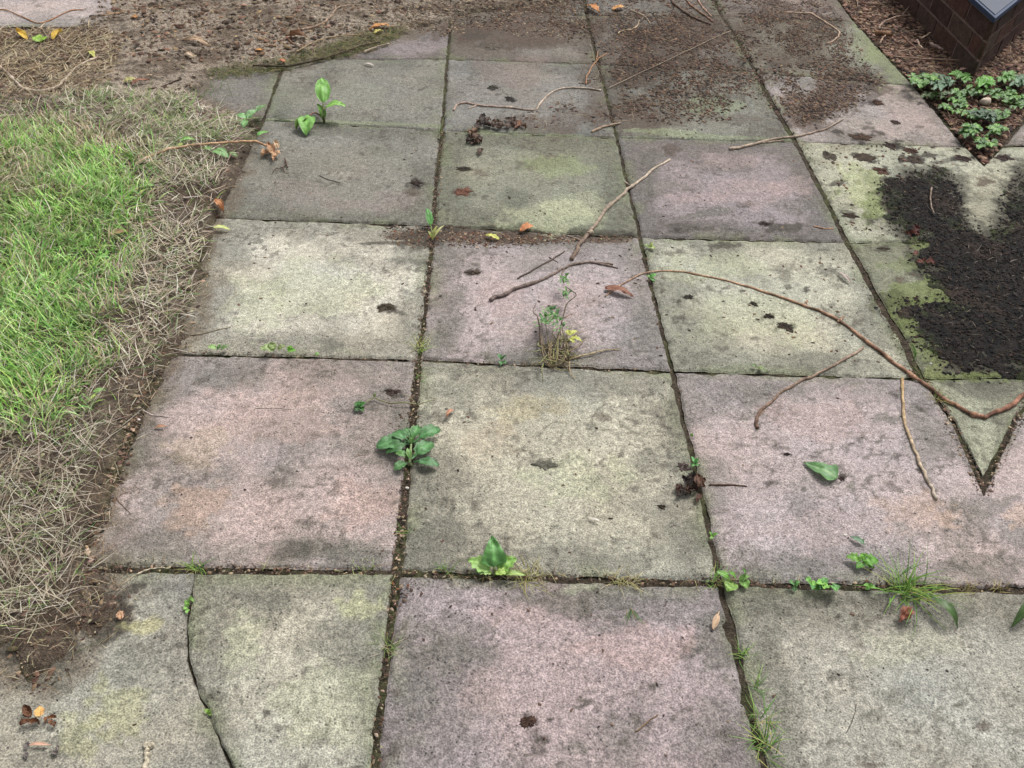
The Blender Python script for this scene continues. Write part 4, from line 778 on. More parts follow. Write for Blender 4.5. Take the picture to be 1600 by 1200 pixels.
weed('upright seedling with broad light green leaves on the back joint', (507, 192), [
    ((506, 161), (503, 121), 23, .055, .10, 'ovate', LG), ((509, 167), (540, 165), 21, .050, .06, 'ovate', (142, 192, 92)), ((506, 186), (495, 163), 13, .01, .05, 'ovate', (120, 165, 80), .3),
    ((482, 181), (478, 211), 27, .03, .008, 'ovate', LG), ((480, 182), (463, 203), 15, .03, .008, 'ovate', (112, 142, 72), .4)],
    [([(507, 192), (505, 180), (506, 161)], 1.6, 1.2, (.0, .03, .058), (120, 130, 80)), ([(507, 191), (499, 180), (490, 176), (482, 181)], 1.5, 1.1, (.0, .02, .032, .03), (150, 110, 90)), ([(506, 172), (509, 167)], 1.2, 1.0, (.045, .05), (130, 150, 80))])
PLg = (92, 134, 82)
weed('broad flat rosette weed growing in the mid joint at the centre', (642, 705), [
    ((640, 693), (588, 698), 30, .008, .010, 'plantain', (98, 146, 92)), ((640, 692), (604, 707), 24, .014, .014, 'plantain', (82, 126, 74)), ((640, 690), (613, 676), 20, .02, .02, 'plantain', (94, 142, 88)),
    ((642, 690), (634, 668), 14, .012, .02, 'plantain', PLg), ((644, 690), (653, 665), 17, .014, .02, 'plantain', (90, 142, 80)), ((646, 692), (688, 670), 25, .014, .018, 'plantain', (84, 134, 78)),
    ((643, 718), (676, 692), 28, .014, .016, 'plantain', (92, 140, 84)), ((645, 722), (686, 727), 18, .008, .010, 'plantain', (88, 132, 84)), ((640, 722), (616, 734), 16, .008, .008, 'plantain', (96, 140, 86)),
    ((640, 716), (618, 706), 13, .02, .02, 'plantain', (104, 150, 84)), ((641, 716), (636, 700), 9, .02, .03, 'lance', (120, 160, 90)), ((642, 694), (645, 680), 8, .02, .035, 'lance', (120, 165, 90))],
    [([(642, 728), (641, 716), (642, 700), (642, 690)], 2.2, 1.5, (0, .012, .015, .015), (168, 186, 130))])
weed('light green weed with one tall leaf at the front row joint, middle', (772, 900), [
    ((772, 886), (769, 836), 34, .02, .055, 'heart', (110, 164, 92)), ((765, 893), (731, 874), 26, .012, .02, 'lobed', (150, 190, 104)), ((778, 892), (807, 872), 27, .012, .028, 'lobed', (140, 184, 92)),
    ((768, 896), (742, 893), 13, .01, .012, 'lobed', (158, 190, 110)), ((776, 898), (822, 899), 11, .01, .012, 'lance', (160, 186, 104)), ((774, 897), (795, 893), 12, .02, .02, 'lobed', (170, 200, 100))],
    [([(772, 900), (773, 893), (772, 886)], 1.6, 1.1, (0, .01, .02), (150, 170, 100))])
weed('two-leaved bright green weed by the front joint right of middle', (1148, 908), [
    ((1146, 910), (1136, 924), 22, .008, .008, 'ovate', (140, 176, 88)), ((1160, 906), (1166, 920), 17, .008, .008, 'ovate', (128, 172, 84)), ((1140, 904), (1118, 893), 12, .01, .02, 'toothed', (116, 166, 72)), ((1150, 905), (1138, 893), 8, .01, .03, 'lance', (120, 176, 74)), ((1162, 904), (1160, 886), 7, .01, .04, 'lance', (110, 160, 74)), ((1155, 906), (1172, 900), 10, .01, .02, 'toothed', (120, 160, 80))])
clv = []
for i in range(15):
    a = rnd.uniform(0, 6.28); bx = 1286+rnd.uniform(-20, 22); by = 914+rnd.uniform(-4, 4); clv.append(((bx, by), (bx+math.cos(a)*13, by+math.sin(a)*8-2), rnd.uniform(10, 15), .012, rnd.uniform(.01, .03), 'ovate', rnd.choice([(110, 166, 90), (122, 176, 86), (96, 150, 84), (134, 190, 84)])))
weed('crinkled round-leaved clump at the front joint left of the large tuft', (1288, 916), clv)
weed('small round-leaved sprig at the front joint left of the crinkled clump', (1241, 914), [((1241, 914), (1232, 908), 11, .01, .02, 'ovate', (104, 150, 90)), ((1242, 914), (1250, 909), 11, .01, .02, 'ovate', (110, 160, 90)), ((1241, 916), (1241, 924), 9, .008, .006, 'ovate', (96, 140, 84))])
weed('tiny four-leaved sprig at the front joint between the clump and the large tuft', (1359, 917), [((1359, 917), (1349, 914), 8, .006, .012, 'ovate', LG), ((1359, 917), (1369, 919), 8, .006, .012, 'ovate', LG), ((1359, 917), (1363, 911), 7, .006, .014, 'ovate', (120, 170, 80)), ((1358, 918), (1352, 921), 7, .006, .008, 'ovate', LG)])
weed('toothed bright green leaf cluster behind the large tuft', (1352, 880), [((1345, 876), (1322, 870), 16, .01, .012, 'lobed', (112, 160, 66)), ((1348, 878), (1372, 876), 22, .012, .014, 'lobed', (104, 160, 60)), ((1350, 876), (1346, 864), 16, .012, .02, 'lobed', (120, 176, 70)), ((1348, 880), (1338, 888), 12, .01, .01, 'lobed', (92, 146, 56)), ((1352, 880), (1366, 888), 12, .01, .01, 'lobed', (112, 166, 66))])
weed('faint blue-green pointed sprig on the pink slab above the toothed cluster', (1342, 850), [((1352, 852), (1328, 838), 10, .005, .006, 'lance', (112, 142, 112)), ((1345, 848), (1350, 843), 6, .005, .01, 'lance', (112, 150, 110))])
weed('pale-lobed weed in the left back joint beside the cream slab', (432, 550), [((428, 547), (406, 544), 18, .012, .02, 'lobed', (156, 176, 118)), ((430, 546), (420, 536), 14, .012, .025, 'lobed', (138, 158, 96)), ((434, 547), (446, 540), 12, .012, .02, 'lobed', (150, 164, 108)), ((450, 549), (462, 548), 11, .01, .015, 'lobed', (124, 184, 74)), ((452, 549), (456, 540), 11, .01, .02, 'lobed', (128, 190, 70)), ((492, 555), (500, 552), 8, .008, .01, 'ovate', (124, 160, 90))])
weed('small light leaf sprig at the back left corner of the warm pink slab', (335, 545), [((338, 545), (325, 541), 10, .01, .014, 'ovate', (150, 186, 110)), ((345, 546), (358, 540), 8, .01, .012, 'ovate', (110, 140, 84)), ((340, 547), (346, 537), 7, .01, .02, 'lance', (110, 146, 84))])
weed('small dark green sprig on the joint behind the cream centre slab', (784, 562), [((784, 562), (776, 553), 10, .006, .02, 'ovate', (88, 132, 80)), ((784, 562), (792, 556), 9, .006, .02, 'ovate', (84, 128, 80)), ((784, 564), (782, 571), 9, .006, .006, 'ovate', (86, 130, 76)), ((785, 564), (791, 568), 7, .006, .006, 'ovate', (92, 140, 84))])
weed('small dark green cushion weed on the warm pink slab', (562, 635), [((562, 635), (553, 630), 12, .008, .014, 'ovate', (72, 122, 62)), ((562, 635), (572, 630), 11, .01, .018, 'ovate', (80, 136, 66)), ((562, 636), (555, 643), 12, .006, .008, 'ovate', (66, 104, 58)), ((563, 636), (567, 643), 10, .006, .008, 'ovate', (78, 126, 64)), ((562, 635), (562, 626), 9, .012, .02, 'ovate', (90, 146, 76)), ((584, 621), (588, 614), 6, .01, .02, 'lance', (140, 160, 96))],
     [([(650, 632), (632, 629), (612, 630), (594, 625), (584, 622), (570, 630)], 1.2, .9, (.004, .012, .008, .008, .008, .01), (150, 150, 106)), ([(650, 632), (640, 620), (630, 616)], .9, .5, (.004, .014, .01), (170, 156, 120)), ([(652, 633), (665, 628), (682, 624)], 1.0, .5, (.004, .01, .006), (160, 156, 110))])
weed('young toothed leaf with yellow blades at the joint crossing', (677, 375), [((673, 352), (667, 325), 11, .015, .04, 'toothed', (108, 168, 92)), ((676, 374), (683, 352), 6, .006, .04, 'lance', (196, 200, 122)), ((677, 373), (694, 352), 5, .006, .03, 'lance', (206, 206, 140)), ((676, 374), (668, 360), 5, .006, .025, 'lance', (168, 176, 96))], [([(676, 374), (675, 364), (673, 352)], 1, .8, (0, .01, .016), (150, 170, 100))])
weed('small sprout in the joint left of the pale cream slab corner', (1017, 435), [((1016, 434), (1026, 428), 8, .006, .014, 'ovate', (110, 168, 84)), ((1016, 434), (1010, 430), 6, .006, .01, 'ovate', (116, 160, 84)), ((1017, 435), (1022, 440), 7, .004, .006, 'ovate', (96, 150, 70))])
weed('yellow-green sprout on the back corner of the pale cream slab', (1014, 386), [((1014, 387), (1024, 388), 9, .004, .008, 'ovate', (168, 184, 112)), ((1014, 387), (1006, 382), 7, .004, .01, 'ovate', (130, 156, 90)), ((1015, 386), (1021, 379), 5, .004, .014, 'lance', (160, 176, 100))])
weed('small sprout below the rotten leaf cluster in the right joint', (1085, 722), [((1085, 724), (1080, 713), 7, .006, .02, 'ovate', (130, 190, 120)), ((1086, 724), (1092, 716), 7, .006, .018, 'ovate', (96, 160, 84)), ((1085, 725), (1081, 729), 7, .004, .006, 'ovate', (104, 160, 92)), ((1087, 726), (1092, 728), 6, .004, .006, 'ovate', (110, 170, 96)), ((1080, 682), (1082, 676), 5, .004, .012, 'ovate', (140, 180, 100))])
weed('pair of small leaves in the joint near the bottom of the cream centre slab', (1114, 838), [((1113, 838), (1122, 833), 6, .004, .012, 'ovate', (110, 156, 72)), ((1112, 838), (1108, 830), 5, .004, .012, 'ovate', (120, 170, 80)), ((1114, 839), (1109, 842), 5, .004, .006, 'ovate', (120, 166, 76))])
weed('low sprout at the back joint of the right pink slab', (1184, 575), [((1183, 574), (1172, 570), 8, .005, .01, 'lance', (110, 128, 84)), ((1184, 575), (1194, 576), 9, .005, .008, 'ovate', (150, 166, 110)), ((1184, 576), (1200, 581), 5, .004, .006, 'lance', (100, 120, 70))])
weed('single upright blade-like leaf in the wide joint beside the black mulch', (1425, 566), [((1425, 567), (1425, 538), 8, .0, .05, 'lance', (84, 122, 54))])
weed('cluster of tiny leaves in the crack of the lower left slab', (293, 950), [((294, 948), (289, 937), 8, .004, .014, 'ovate', (130, 176, 86)), ((293, 950), (286, 952), 8, .004, .008, 'ovate', (136, 186, 92)), ((294, 943), (300, 930), 5, .004, .016, 'ovate', (124, 160, 84)), ((294, 952), (291, 959), 7, .004, .006, 'ovate', (140, 186, 96)), ((297, 934), (303, 941), 5, .004, .008, 'ovate', (130, 170, 86))])
weed('tiny moss-like sprout lower down in the crack of the lower left slab', (325, 1113), [((325, 1113), (319, 1109), 8, .003, .008, 'ovate', (126, 160, 70)), ((325, 1113), (331, 1110), 7, .003, .008, 'ovate', (120, 150, 66)), ((326, 1114), (330, 1118), 6, .003, .004, 'ovate', (110, 140, 60))])
weed('drooping serrated leaf weed on the lawn edge below the arching stem', (345, 238), [((332, 236), (358, 246), 22, .03, .018, 'toothed', (122, 166, 100)), ((330, 234), (318, 232), 10, .03, .03, 'toothed', (120, 160, 90)), ((356, 238), (372, 246), 9, .02, .01, 'lance', (110, 140, 80))])
weed('serrated pale green leaves by the corner of the half-buried grey slab', (392, 196), [((386, 186), (402, 172), 14, .03, .04, 'toothed', (128, 170, 112)), ((384, 186), (371, 178), 14, .03, .035, 'toothed', (134, 180, 116)), ((384, 188), (380, 200), 12, .03, .02, 'toothed', (126, 176, 108)), ((400, 174), (416, 165), 10, .03, .03, 'toothed', (104, 142, 84)), ((402, 212), (420, 206), 12, .02, .03, 'heart', (140, 196, 110))], [([(392, 197), (387, 188)], 1.2, 1, (0, .03), (140, 150, 100))])
for lb, (x_, y_), k_ in [('small pale leaf on the lawn below the brown chip', (160, 402), 12), ('pale leaf in the lawn beside the bare spot near the arching stem', (232, 290), 10), ('light green leaf at the lawn top edge', (293, 218), 12), ('light leaf low in the lawn near the lawn tip', (155, 610), 10)]:
    weed(lb, (x_, y_), [((x_-k_, y_+2), (x_+k_, y_), k_*.9, .03, .035, 'ovate', (150, 194, 112)), ((x_-k_*.6, y_+6), (x_-k_*1.2, y_+14), k_*.5, .03, .03, 'lance', (170, 190, 90))])
weed('bright yellow-green leaf at the top left corner between two yellow petals', (62, 62), [((62, 66), (50, 58), 12, .02, .03, 'toothed', (150, 190, 70)), ((62, 66), (74, 58), 12, .02, .03, 'toothed', (150, 190, 70)), ((62, 66), (62, 54), 10, .02, .03, 'toothed', (160, 200, 80))])
# weeds in the right bed
def bedweed(label, at, n, spread, cols, size=12, h=.05):
    lv = []
    for i in range(int(n*2.2)):
        a = rnd.uniform(0, 6.28); r_ = spread*math.sqrt(rnd.random()); bx = at[0]+math.cos(a)*r_; by = at[1]+math.sin(a)*r_*.45
        hh = rnd.uniform(.35, 1)*h; a2 = rnd.uniform(0, 6.28); s_ = size*rnd.uniform(.7, 1.25)
        for q in (-.8, 0, .8):
            if rnd.random() < .75: lv.append(((bx, by), (bx+math.cos(a2+q)*s_, by+math.sin(a2+q)*s_*.6), s_*.62, hh, hh+rnd.uniform(-.006, .008), rnd.choice(['toothed', 'ovate', 'lobed']), rnd.choice(cols)))
    weed(label, at, lv, [([(at[0]+rnd.uniform(-spread, spread)*.6, at[1]+4), (at[0]+rnd.uniform(-spread, spread)*.6, at[1])], .8, .6, (0, h*.6), (96, 110, 66)) for _ in range(3)])
BG = [(88, 132, 62), (106, 150, 70), (78, 116, 60), (122, 170, 74), (96, 136, 70)]
bedweed('green weed at the left end of the bed weeds beside the edging slab', (1442, 124), 9, 22, BG)
bedweed('blue-green weed left of the bright one in the bed', (1474, 128), 8, 16, [(104, 136, 104), (84, 118, 80), (72, 104, 70)])
bedweed('low mossy green weed at the bed edge under the blue-green one', (1462, 150), 9, 24, [(70, 96, 44), (88, 112, 52), (80, 104, 56)], 9, .03)
bedweed('bright green star-leaved weed left of the brick corner', (1500, 120), 4, 10, [(98, 152, 58), (88, 140, 52)], 13)
bedweed('brightest green star-leaved weed right under the brick corner', (1537, 129), 5, 10, [(110, 172, 62), (100, 160, 56)], 14)
bedweed('bright green star-leaved weed right of the brick corner', (1574, 120), 4, 10, [(98, 152, 58), (88, 140, 52)], 13)
bedweed('dark leafy weed between brick corner and cream stone, left side', (1512, 146), 8, 22, BG, 10, .035)
bedweed('dark leafy weed between brick corner and cream stone, right side', (1566, 146), 8, 22, BG, 10, .035)
bedweed('blue-green weed at the right border of the bed', (1596, 128), 8, 14, [(104, 136, 104), (84, 118, 80)], 11)
bedweed('dark blue-green weed just below the upper cream stone', (1537, 182), 8, 20, [(76, 108, 78), (62, 92, 62), (58, 84, 50)], 12, .05)
bedweed('weed on the left side of the bed tip', (1517, 204), 8, 14, BG+[(110, 164, 66)], 11, .05)
bedweed('weed on the right side of the bed tip', (1557, 204), 8, 14, BG+[(110, 164, 66)], 11, .05)
bedweed('low weed between the dark leafy weed and the left slab edge', (1490, 165), 9, 22, BG, 10, .03)
bedweed('low weed between the dark leafy weed and the right border', (1584, 160), 9, 22, BG, 10, .03)
bedweed('small weed just left of the upper cream stone', (1515, 180), 7, 16, BG, 10, .03)
bedweed('small weed just right of the upper cream stone', (1560, 180), 7, 16, BG, 10, .03)
bedweed('leafy weed around the lower cream stone at the bed tip', (1537, 222), 10, 18, BG, 10, .03)

# ------------------------------------------------------------------ grass tufts
def tuft(label, at, n, ln, spread, pal, lean=(.2, 1.1), wd=.0022, azr=None, group=None):
    c0 = G(*at)[:2]; m_ = mpp(*at); x = c0[0]+rng.normal(0, spread*m_*.5, n); y = c0[1]+rng.normal(0, spread*m_*.4, n)
    az = rng.uniform(0, 6.283, n) if azr is None else rng.uniform(azr[0], azr[1], n)
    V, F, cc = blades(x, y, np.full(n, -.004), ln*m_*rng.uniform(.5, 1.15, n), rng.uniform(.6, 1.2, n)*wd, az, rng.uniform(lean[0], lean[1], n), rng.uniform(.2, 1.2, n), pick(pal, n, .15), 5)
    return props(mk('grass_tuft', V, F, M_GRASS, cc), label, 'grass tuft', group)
G1 = [(112, 160, 66), (96, 146, 58), (134, 176, 84), (150, 184, 90)]; G2 = G1+[(196, 190, 130), (180, 176, 110)]
tuft('large green grass tuft growing from the front joint at right', (1420, 925), 95, 75, 26, G1+[(170, 180, 90)], (.2, 1.3), .0026)
tuft('big grass tuft at the bottom border in the joint right of the bottom pink slab', (1196, 1165), 42, 62, 18, G2, (.4, 1.4), .002)
tuft('short green tuft in the joint above the one at the bottom border', (1166, 1026), 16, 38, 10, G1, (.4, 1.4), .0018)
tuft('fine grass strip in the joint just above the big tuft at the bottom border', (1186, 1120), 26, 44, 14, G2, (.5, 1.4), .0017)
tuft('thin tuft midway down the joint right of the bottom pink slab', (1180, 1075), 10, 50, 8, G1, (.5, 1.4), .0016)
tuft('yellow-green tuft in the mid joint behind the cream centre slab', (657, 545), 34, 26, 10, [(150, 184, 80), (190, 196, 110), (130, 166, 70), (206, 200, 150)], (.2, 1.2), .002)
tuft('pale green tuft in the mid joint just below the joint crossing', (654, 590), 16, 20, 8, [(140, 160, 90), (180, 170, 120), (130, 176, 80)], (.3, 1.3), .0018)
tuft('small tuft on the joint at the left top of the curved crack', (308, 890), 26, 34, 10, G2, (.2, 1.3), .0018)
tuft('pale rooted tuft in the joint beside the bottom pink slab', (606, 1010), 40, 34, 12, [(206, 186, 168), (170, 170, 120), (140, 156, 90), (120, 150, 80)], (.4, 1.5), .0018)
tuft('little green tuft left of the tall-leaved weed', (699, 892), 14, 30, 8, G1, (.2, 1.0), .0018)
tuft('dark green wisp hanging on the bottom pink slab', (986, 950), 16, 42, 7, [(84, 120, 66), (100, 140, 70), (160, 150, 110)], (.9, 1.5), .0016, (-2.0, -1.1))
tuft('tiny yellow-green tuft in the front joint left of middle', (575, 892), 30, 18, 26, [(190, 200, 130), (150, 170, 90), (170, 180, 110)], (.3, 1.4), .0016)
tuft('pale straw tuft on the front joint beside the tall-leaved weed', (822, 902), 46, 40, 24, [(206, 200, 150), (190, 180, 120), (160, 160, 84)], (.8, 1.5), .0016)
tuft('straw tuft in the front joint above the dark green wisp', (975, 906), 40, 34, 18, [(206, 196, 150), (190, 180, 130), (150, 150, 84)], (.8, 1.5), .0016)
tuft('green and straw tuft on the joint corner right of the bottom pink slab', (1120, 906), 34, 34, 16, G2, (.6, 1.5), .0016)
tuft('thin grass wisps at the joint crossing right of the upright seedling', (688, 208), 20, 34, 8, [(112, 128, 72), (150, 160, 100), (130, 146, 80)], (.4, 1.4), .0016)
tuft('dark grass wisps over the left end of the half-buried grey slab', (330, 150), 40, 40, 40, [(84, 112, 62), (104, 128, 76)], (.6, 1.5), .0018)
tuft('thin dark wisps on the grey slab left of the upright seedling', (425, 184), 12, 56, 10, [(82, 100, 62), (96, 112, 70)], (1.1, 1.5), .0016, (-.3, .6))
tuft('wisps of grass on the joint in the cream slab corner by the rosette weed', (632, 830), 14, 22, 8, G2, (.6, 1.5), .0015)
tuft('short yellowish tuft on the lower V joint beside the reddish branch', (1463, 622), 24, 24, 8, [(190, 176, 100), (160, 150, 90), (120, 140, 70)], (.5, 1.5), .0018)
tuft('small straw tuft left of the lower dark stain in the front joint', (1512, 920), 18, 22, 8, [(190, 176, 120), (150, 140, 80)], (.3, 1.2), .0016)
tuft('small straw tuft right of the lower dark stain in the front joint', (1563, 920), 18, 22, 8, [(190, 176, 120), (150, 140, 80)], (.3, 1.2), .0016)
tuft('green tuft on the soil edge at the upper left lawn top', (165, 160), 70, 36, 30, [(92, 128, 76), (110, 146, 84)], (.3, 1.3), .002)

# uprooted weed with roots
e = empty('uprooted_weed', G(872, 560), 'uprooted wiry weed with bare roots and green tips on the pink slab', 'weed')
RC = (150, 132, 104)
def wire(pp, r, hh, c, nm='root'):
    p3 = [G(x_, y_, h_) for (x_, y_), h_ in zip(pp, hh)]; m_ = mpp(*pp[0]); V, F, s, ns = tube(p3, r*m_, r*.5*m_, rnd.randint(0, 99), .3, 6, 5, 1.0); mk(nm, V, F, M_BARK, col(*c), parent=e, smooth=True)
wire([(862, 556), (870, 530), (880, 495), (886, 475), (895, 466), (900, 460), (890, 452), (884, 447)], 1.1, [.004, .02, .035, .045, .05, .05, .045, .04], (98, 90, 72), 'stem')
wire([(858, 572), (846, 545), (843, 515), (840, 495), (833, 487), (838, 474)], 1.1, [.004, .012, .02, .025, .03, .03], (120, 100, 84), 'stem')
wire([(880, 497), (888, 493), (895, 490)], .9, [.03, .03, .025], (140, 112, 92), 'stem')
wire([(888, 562), (887, 545), (880, 520), (878, 500)], 1.0, [.004, .02, .03, .034], (110, 104, 76), 'stem')
for i in range(55):
    a = rnd.uniform(0, 6.28); x0, y0 = 862+rnd.uniform(-20, 30), 552+rnd.uniform(-22, 16); l_ = rnd.uniform(12, 46)
    q1 = (x0+math.cos(a)*l_*.5+rnd.uniform(-6, 6), y0+math.sin(a)*l_*.35+rnd.uniform(-5, 5)); q2 = (x0+math.cos(a)*l_, y0+math.sin(a)*l_*.7+rnd.uniform(-4, 4))
    wire([(x0, y0), q1, q2], rnd.uniform(.6, 1.1), [rnd.uniform(.003, .02), rnd.uniform(.004, .025), .003], rnd.choice([RC, (176, 156, 124), (112, 98, 72), (128, 126, 84), (150, 150, 104)]))
for i in range(12):
    y0 = 570-rnd.uniform(0, 60); x0 = 852+rnd.uniform(-12, 40)*(1-(570-y0)/120); wire([(862+rnd.uniform(-5, 5), 572), ((862+x0)/2+rnd.uniform(-6, 6), (572+y0)/2), (x0, y0-18)], rnd.uniform(.6, .9), [.003, .02, .02], rnd.choice([RC, (112, 108, 72), (136, 130, 92)]), 'root')
for i in range(130):
    cx, cy, sp = rnd.choice([(861, 492, 13), (861, 492, 13), (882, 438, 5), (884, 459, 6), (868, 505, 12), (850, 500, 7)]); x0, y0 = cx+rnd.gauss(0, sp*.6), cy+rnd.gauss(0, sp*.5); a = rnd.uniform(0, 6.28)
    V, F, cc = leafmesh((x0, y0), (x0+math.cos(a)*8, y0+math.sin(a)*6-2), 4.0, .035, .045, 'lance', rnd.choice([(104, 142, 84), (88, 132, 78), (120, 156, 92)]), nu=7, nv=3, sd=i); mk('leaf', V, F, M_LEAF, cc, parent=e)
for (b, tp) in (((889, 524), (902, 517)), ((892, 527), (909, 533)), ((890, 528), (897, 536)), ((888, 522), (886, 516))):
    V, F, cc = leafmesh(b, tp, 9, .02, .02, 'lobed', (196, 200, 100), sd=3); mk('leaf', V, F, M_LEAF, cc, parent=e)

# ------------------------------------------------------------------ fallen leaves and scraps
fallen('heart-shaped green leaf lying on the right pink slab', (1308, 748), (1256, 722), 32, 'heart', (104, 150, 92), h=(.006, .006), mat=M_LEAF, bow=.12, vein=(168, 200, 140))
fallen('long dark green leaf drooping over the front joint right of the large tuft', (1452, 930), (1496, 982), 15, 'lance', (84, 112, 62), h=(.03, .006), mat=M_LEAF, bow=.5)
fallen('long dark green leaf at the right border over the front joint', (1622, 930), (1579, 982), 15, 'lance', (84, 112, 62), h=(.03, .006), mat=M_LEAF, bow=.5)
fallen('small tan samara seed near the right joint of the bottom pink slab', (1124, 955), (1114, 983), 10, 'obovate', (206, 176, 144), h=(.008, .004))
fallen('pale brown curled leaf scrap on the cream centre slab', (708, 640), (697, 654), 9, 'ovate', (188, 142, 116), h=(.006, .006), curl=.8)
fallen('orange scrap on the back joint of the pink slab', (831, 352), (812, 362), 14, 'ovate', (196, 132, 88), h=(.006, .01), crump=.3)
fallen('yellow leaf on the joint left of the orange scrap', (780, 374), (758, 367), 10, 'lobed', (196, 196, 108), h=(.006, .01))
fallen('yellow-green pointed leaf on the left edge of the pale cream slab', (333, 355), (360, 359), 9, 'ovate', (196, 206, 122), h=(.012, .006))
fallen('orange-brown dead leaf at the slab corner above the yellow-green pointed leaf', (336, 312), (350, 334), 15, 'ovate', (200, 146, 104), h=(.02, .008), curl=.7, crump=.4)
fallen('small orange leaf scrap on the warm pink slab near the left edge', (242, 668), (260, 666), 6, 'lance', (172, 128, 96))
fallen('flat brown leaf under the thin end of the reddish branch', (945, 450), (990, 463), 15, 'ovate', (148, 104, 84), crump=.2)
fallen('rusty brown dead leaf below the large grass tuft', (1425, 950), (1405, 972), 20, 'lobed', (150, 98, 78), h=(.012, .006), crump=.5, curl=.4)
fallen('orange leaf on the soil right of the bent brown twig', (608, 40), (577, 46), 12, 'lobed', (206, 150, 92), h=(.02, .016), crump=.3)
fallen('yellow leaf on the soil under the orange leaf', (585, 52), (598, 48), 9, 'lobed', (196, 186, 104), h=(.018, .018), crump=.3)
fallen('brown curled leaf under the short curling twig', (480, 58), (453, 57), 13, 'ovate', (142, 104, 78), h=(.018, .02), curl=.7)
fallen('left orange leaf at the top beside the joint', (918, 10), (937, 20), 12, 'lobed', (206, 142, 88), h=(.006, .012), crump=.3)
fallen('right orange leaf at the top, cleaner than its neighbour', (957, 15), (976, 11), 13, 'ovate', (222, 168, 110), h=(.006, .012), crump=.2)
fallen('tan torn leaf on the upper left soil', (288, 62), (328, 72), 11, 'lance', (196, 166, 136), h=(.02, .02), crump=.4)
fallen('small tan leaf below the torn leaf on the upper left soil', (289, 84), (304, 90), 10, 'ovate', (196, 172, 146), h=(.02, .018), crump=.2)
fallen('pale yellow-green leaf half of the pair on the upper left soil edge', (213, 124), (192, 128), 13, 'lobed', (190, 184, 122), h=(.022, .02), crump=.3)
fallen('brown leaf beside the pale yellow-green leaf on the upper left soil edge', (205, 131), (233, 125), 9, 'ovate', (150, 104, 82), h=(.022, .02), crump=.3)
fallen('small yellow leaf on the soil above the grey hooked twig end', (140, 80), (148, 90), 9, 'lobed', (190, 190, 104), h=(.02, .02))
fallen('small orange leaf on the top left soil near the straight twig', (206, 26), (215, 27), 9, 'ovate', (190, 134, 80), h=(.02, .02))
fallen('tiny orange leaf on the mossy soil left of the dark twig', (399, 78), (411, 79), 8, 'ovate', (206, 150, 82), h=(.016, .018))
fallen('tiny orange-brown leaf at the soil edge behind the seedling joint', (436, 94), (446, 97), 9, 'ovate', (190, 128, 92), h=(.014, .016))
fallen('yellow petal-like leaf left of the bright leaf in the top left corner', (42, 62), (26, 50), 13, 'ovate', (222, 186, 84), h=(.02, .03), curl=.5)
fallen('yellow petal-like leaf right of the bright leaf in the top left corner', (82, 62), (98, 50), 13, 'ovate', (222, 186, 84), h=(.02, .03), curl=.5)
fallen('brown chip of wood lying in the lawn', (168, 366), (203, 360), 13, 'ovate', (150, 122, 88), h=(.035, .035), name='wood_chip', cat='chip', bow=.05)
fallen('white flake on the dark grey-green slab', (568, 100), (585, 103), 5, 'lance', (206, 196, 184), name='pale_flake', cat='flake')
fallen('white straw-like flake on the cream centre slab', (920, 810), (941, 816), 4, 'lance', (214, 208, 196), name='pale_flake', cat='flake')
fallen('bright tan leaf scrap on the dirt left of the crack', (190, 968), (186, 955), 12, 'lobed', (196, 156, 124), h=(.012, .01), crump=.4)
fallen('small tan scrap in the bed twigs beside the mid top slab', (1498, 110), (1512, 108), 6, 'lance', (196, 160, 144), h=(.02, .02))
fallen('pale flake near the lower dark smear of the bark drift', (1330, 444), (1308, 424), 6, 'lance', (176, 160, 150), name='pale_flake', cat='flake')

# dried curled leaf clumps
def clump(label, at, n, spread, pal, size, name='dead_leaf_clump', h=.02, ang=None, z=0.0):
    e = empty(name, G(*at), label, 'dead leaves')
    for i in range(n):
        a = rnd.uniform(0, 6.28) if ang is None else R_(ang)+rnd.uniform(-.7, .7); bx, by = at[0]+rnd.uniform(-1, 1)*spread[0], at[1]+rnd.uniform(-1, 1)*spread[1]; s_ = size*rnd.uniform(.6, 1.3)
        V, F, cc = leafmesh((bx, by), (bx+math.cos(a)*s_, by+math.sin(a)*s_*.8), s_*rnd.uniform(.5, .85), z+rnd.uniform(.004, h), z+rnd.uniform(.004, h), rnd.choice(['ovate', 'lobed']), rnd.choice(pal), sd=rnd.randint(0, 999), curl=rnd.uniform(.1, .7), crump=.4, vein=rnd.choice(pal))
        mk('leaf', V, F, M_DEAD, cc, parent=e, smooth=True)
    return e
clump('dried tan curled leaf bunch at the end of the arching stem', (432, 238), 6, (7, 6), [(206, 166, 128), (180, 138, 104), (214, 184, 150)], 17)
twig('thin dark rootlets below the dried tan leaf bunch', [(449, 256), (440, 262), (430, 264), (426, 270)], .9, .5, (90, 72, 62), sides=[([(442, 262), (445, 270)], .8, .5), ([(445, 248), (448, 258), (450, 262)], 1.2, .7)], name='rootlet', zbase=.004)
clump('wet rotten brown leaf lump across the right joint', (1080, 764), 18, (17, 9), [(84, 60, 48), (58, 46, 40), (108, 76, 58), (48, 40, 36)], 16, h=.012)
clump('dark fibrous leaf curl on the joint left of the wavy twig, upper part', (775, 193), 20, (32, 5), [(82, 66, 56), (104, 82, 68), (62, 52, 46)], 12, h=.008)
clump('brown fibrous leaf curl below it, pointing down the mossy slab', (745, 216), 18, (8, 18), [(92, 72, 60), (140, 112, 92), (66, 54, 47)], 13, h=.008, ang=110)
clump('orange-brown crumpled scrap beside the fibrous leaf curl', (812, 198), 5, (12, 4), [(140, 98, 74), (116, 82, 64)], 11, h=.006)
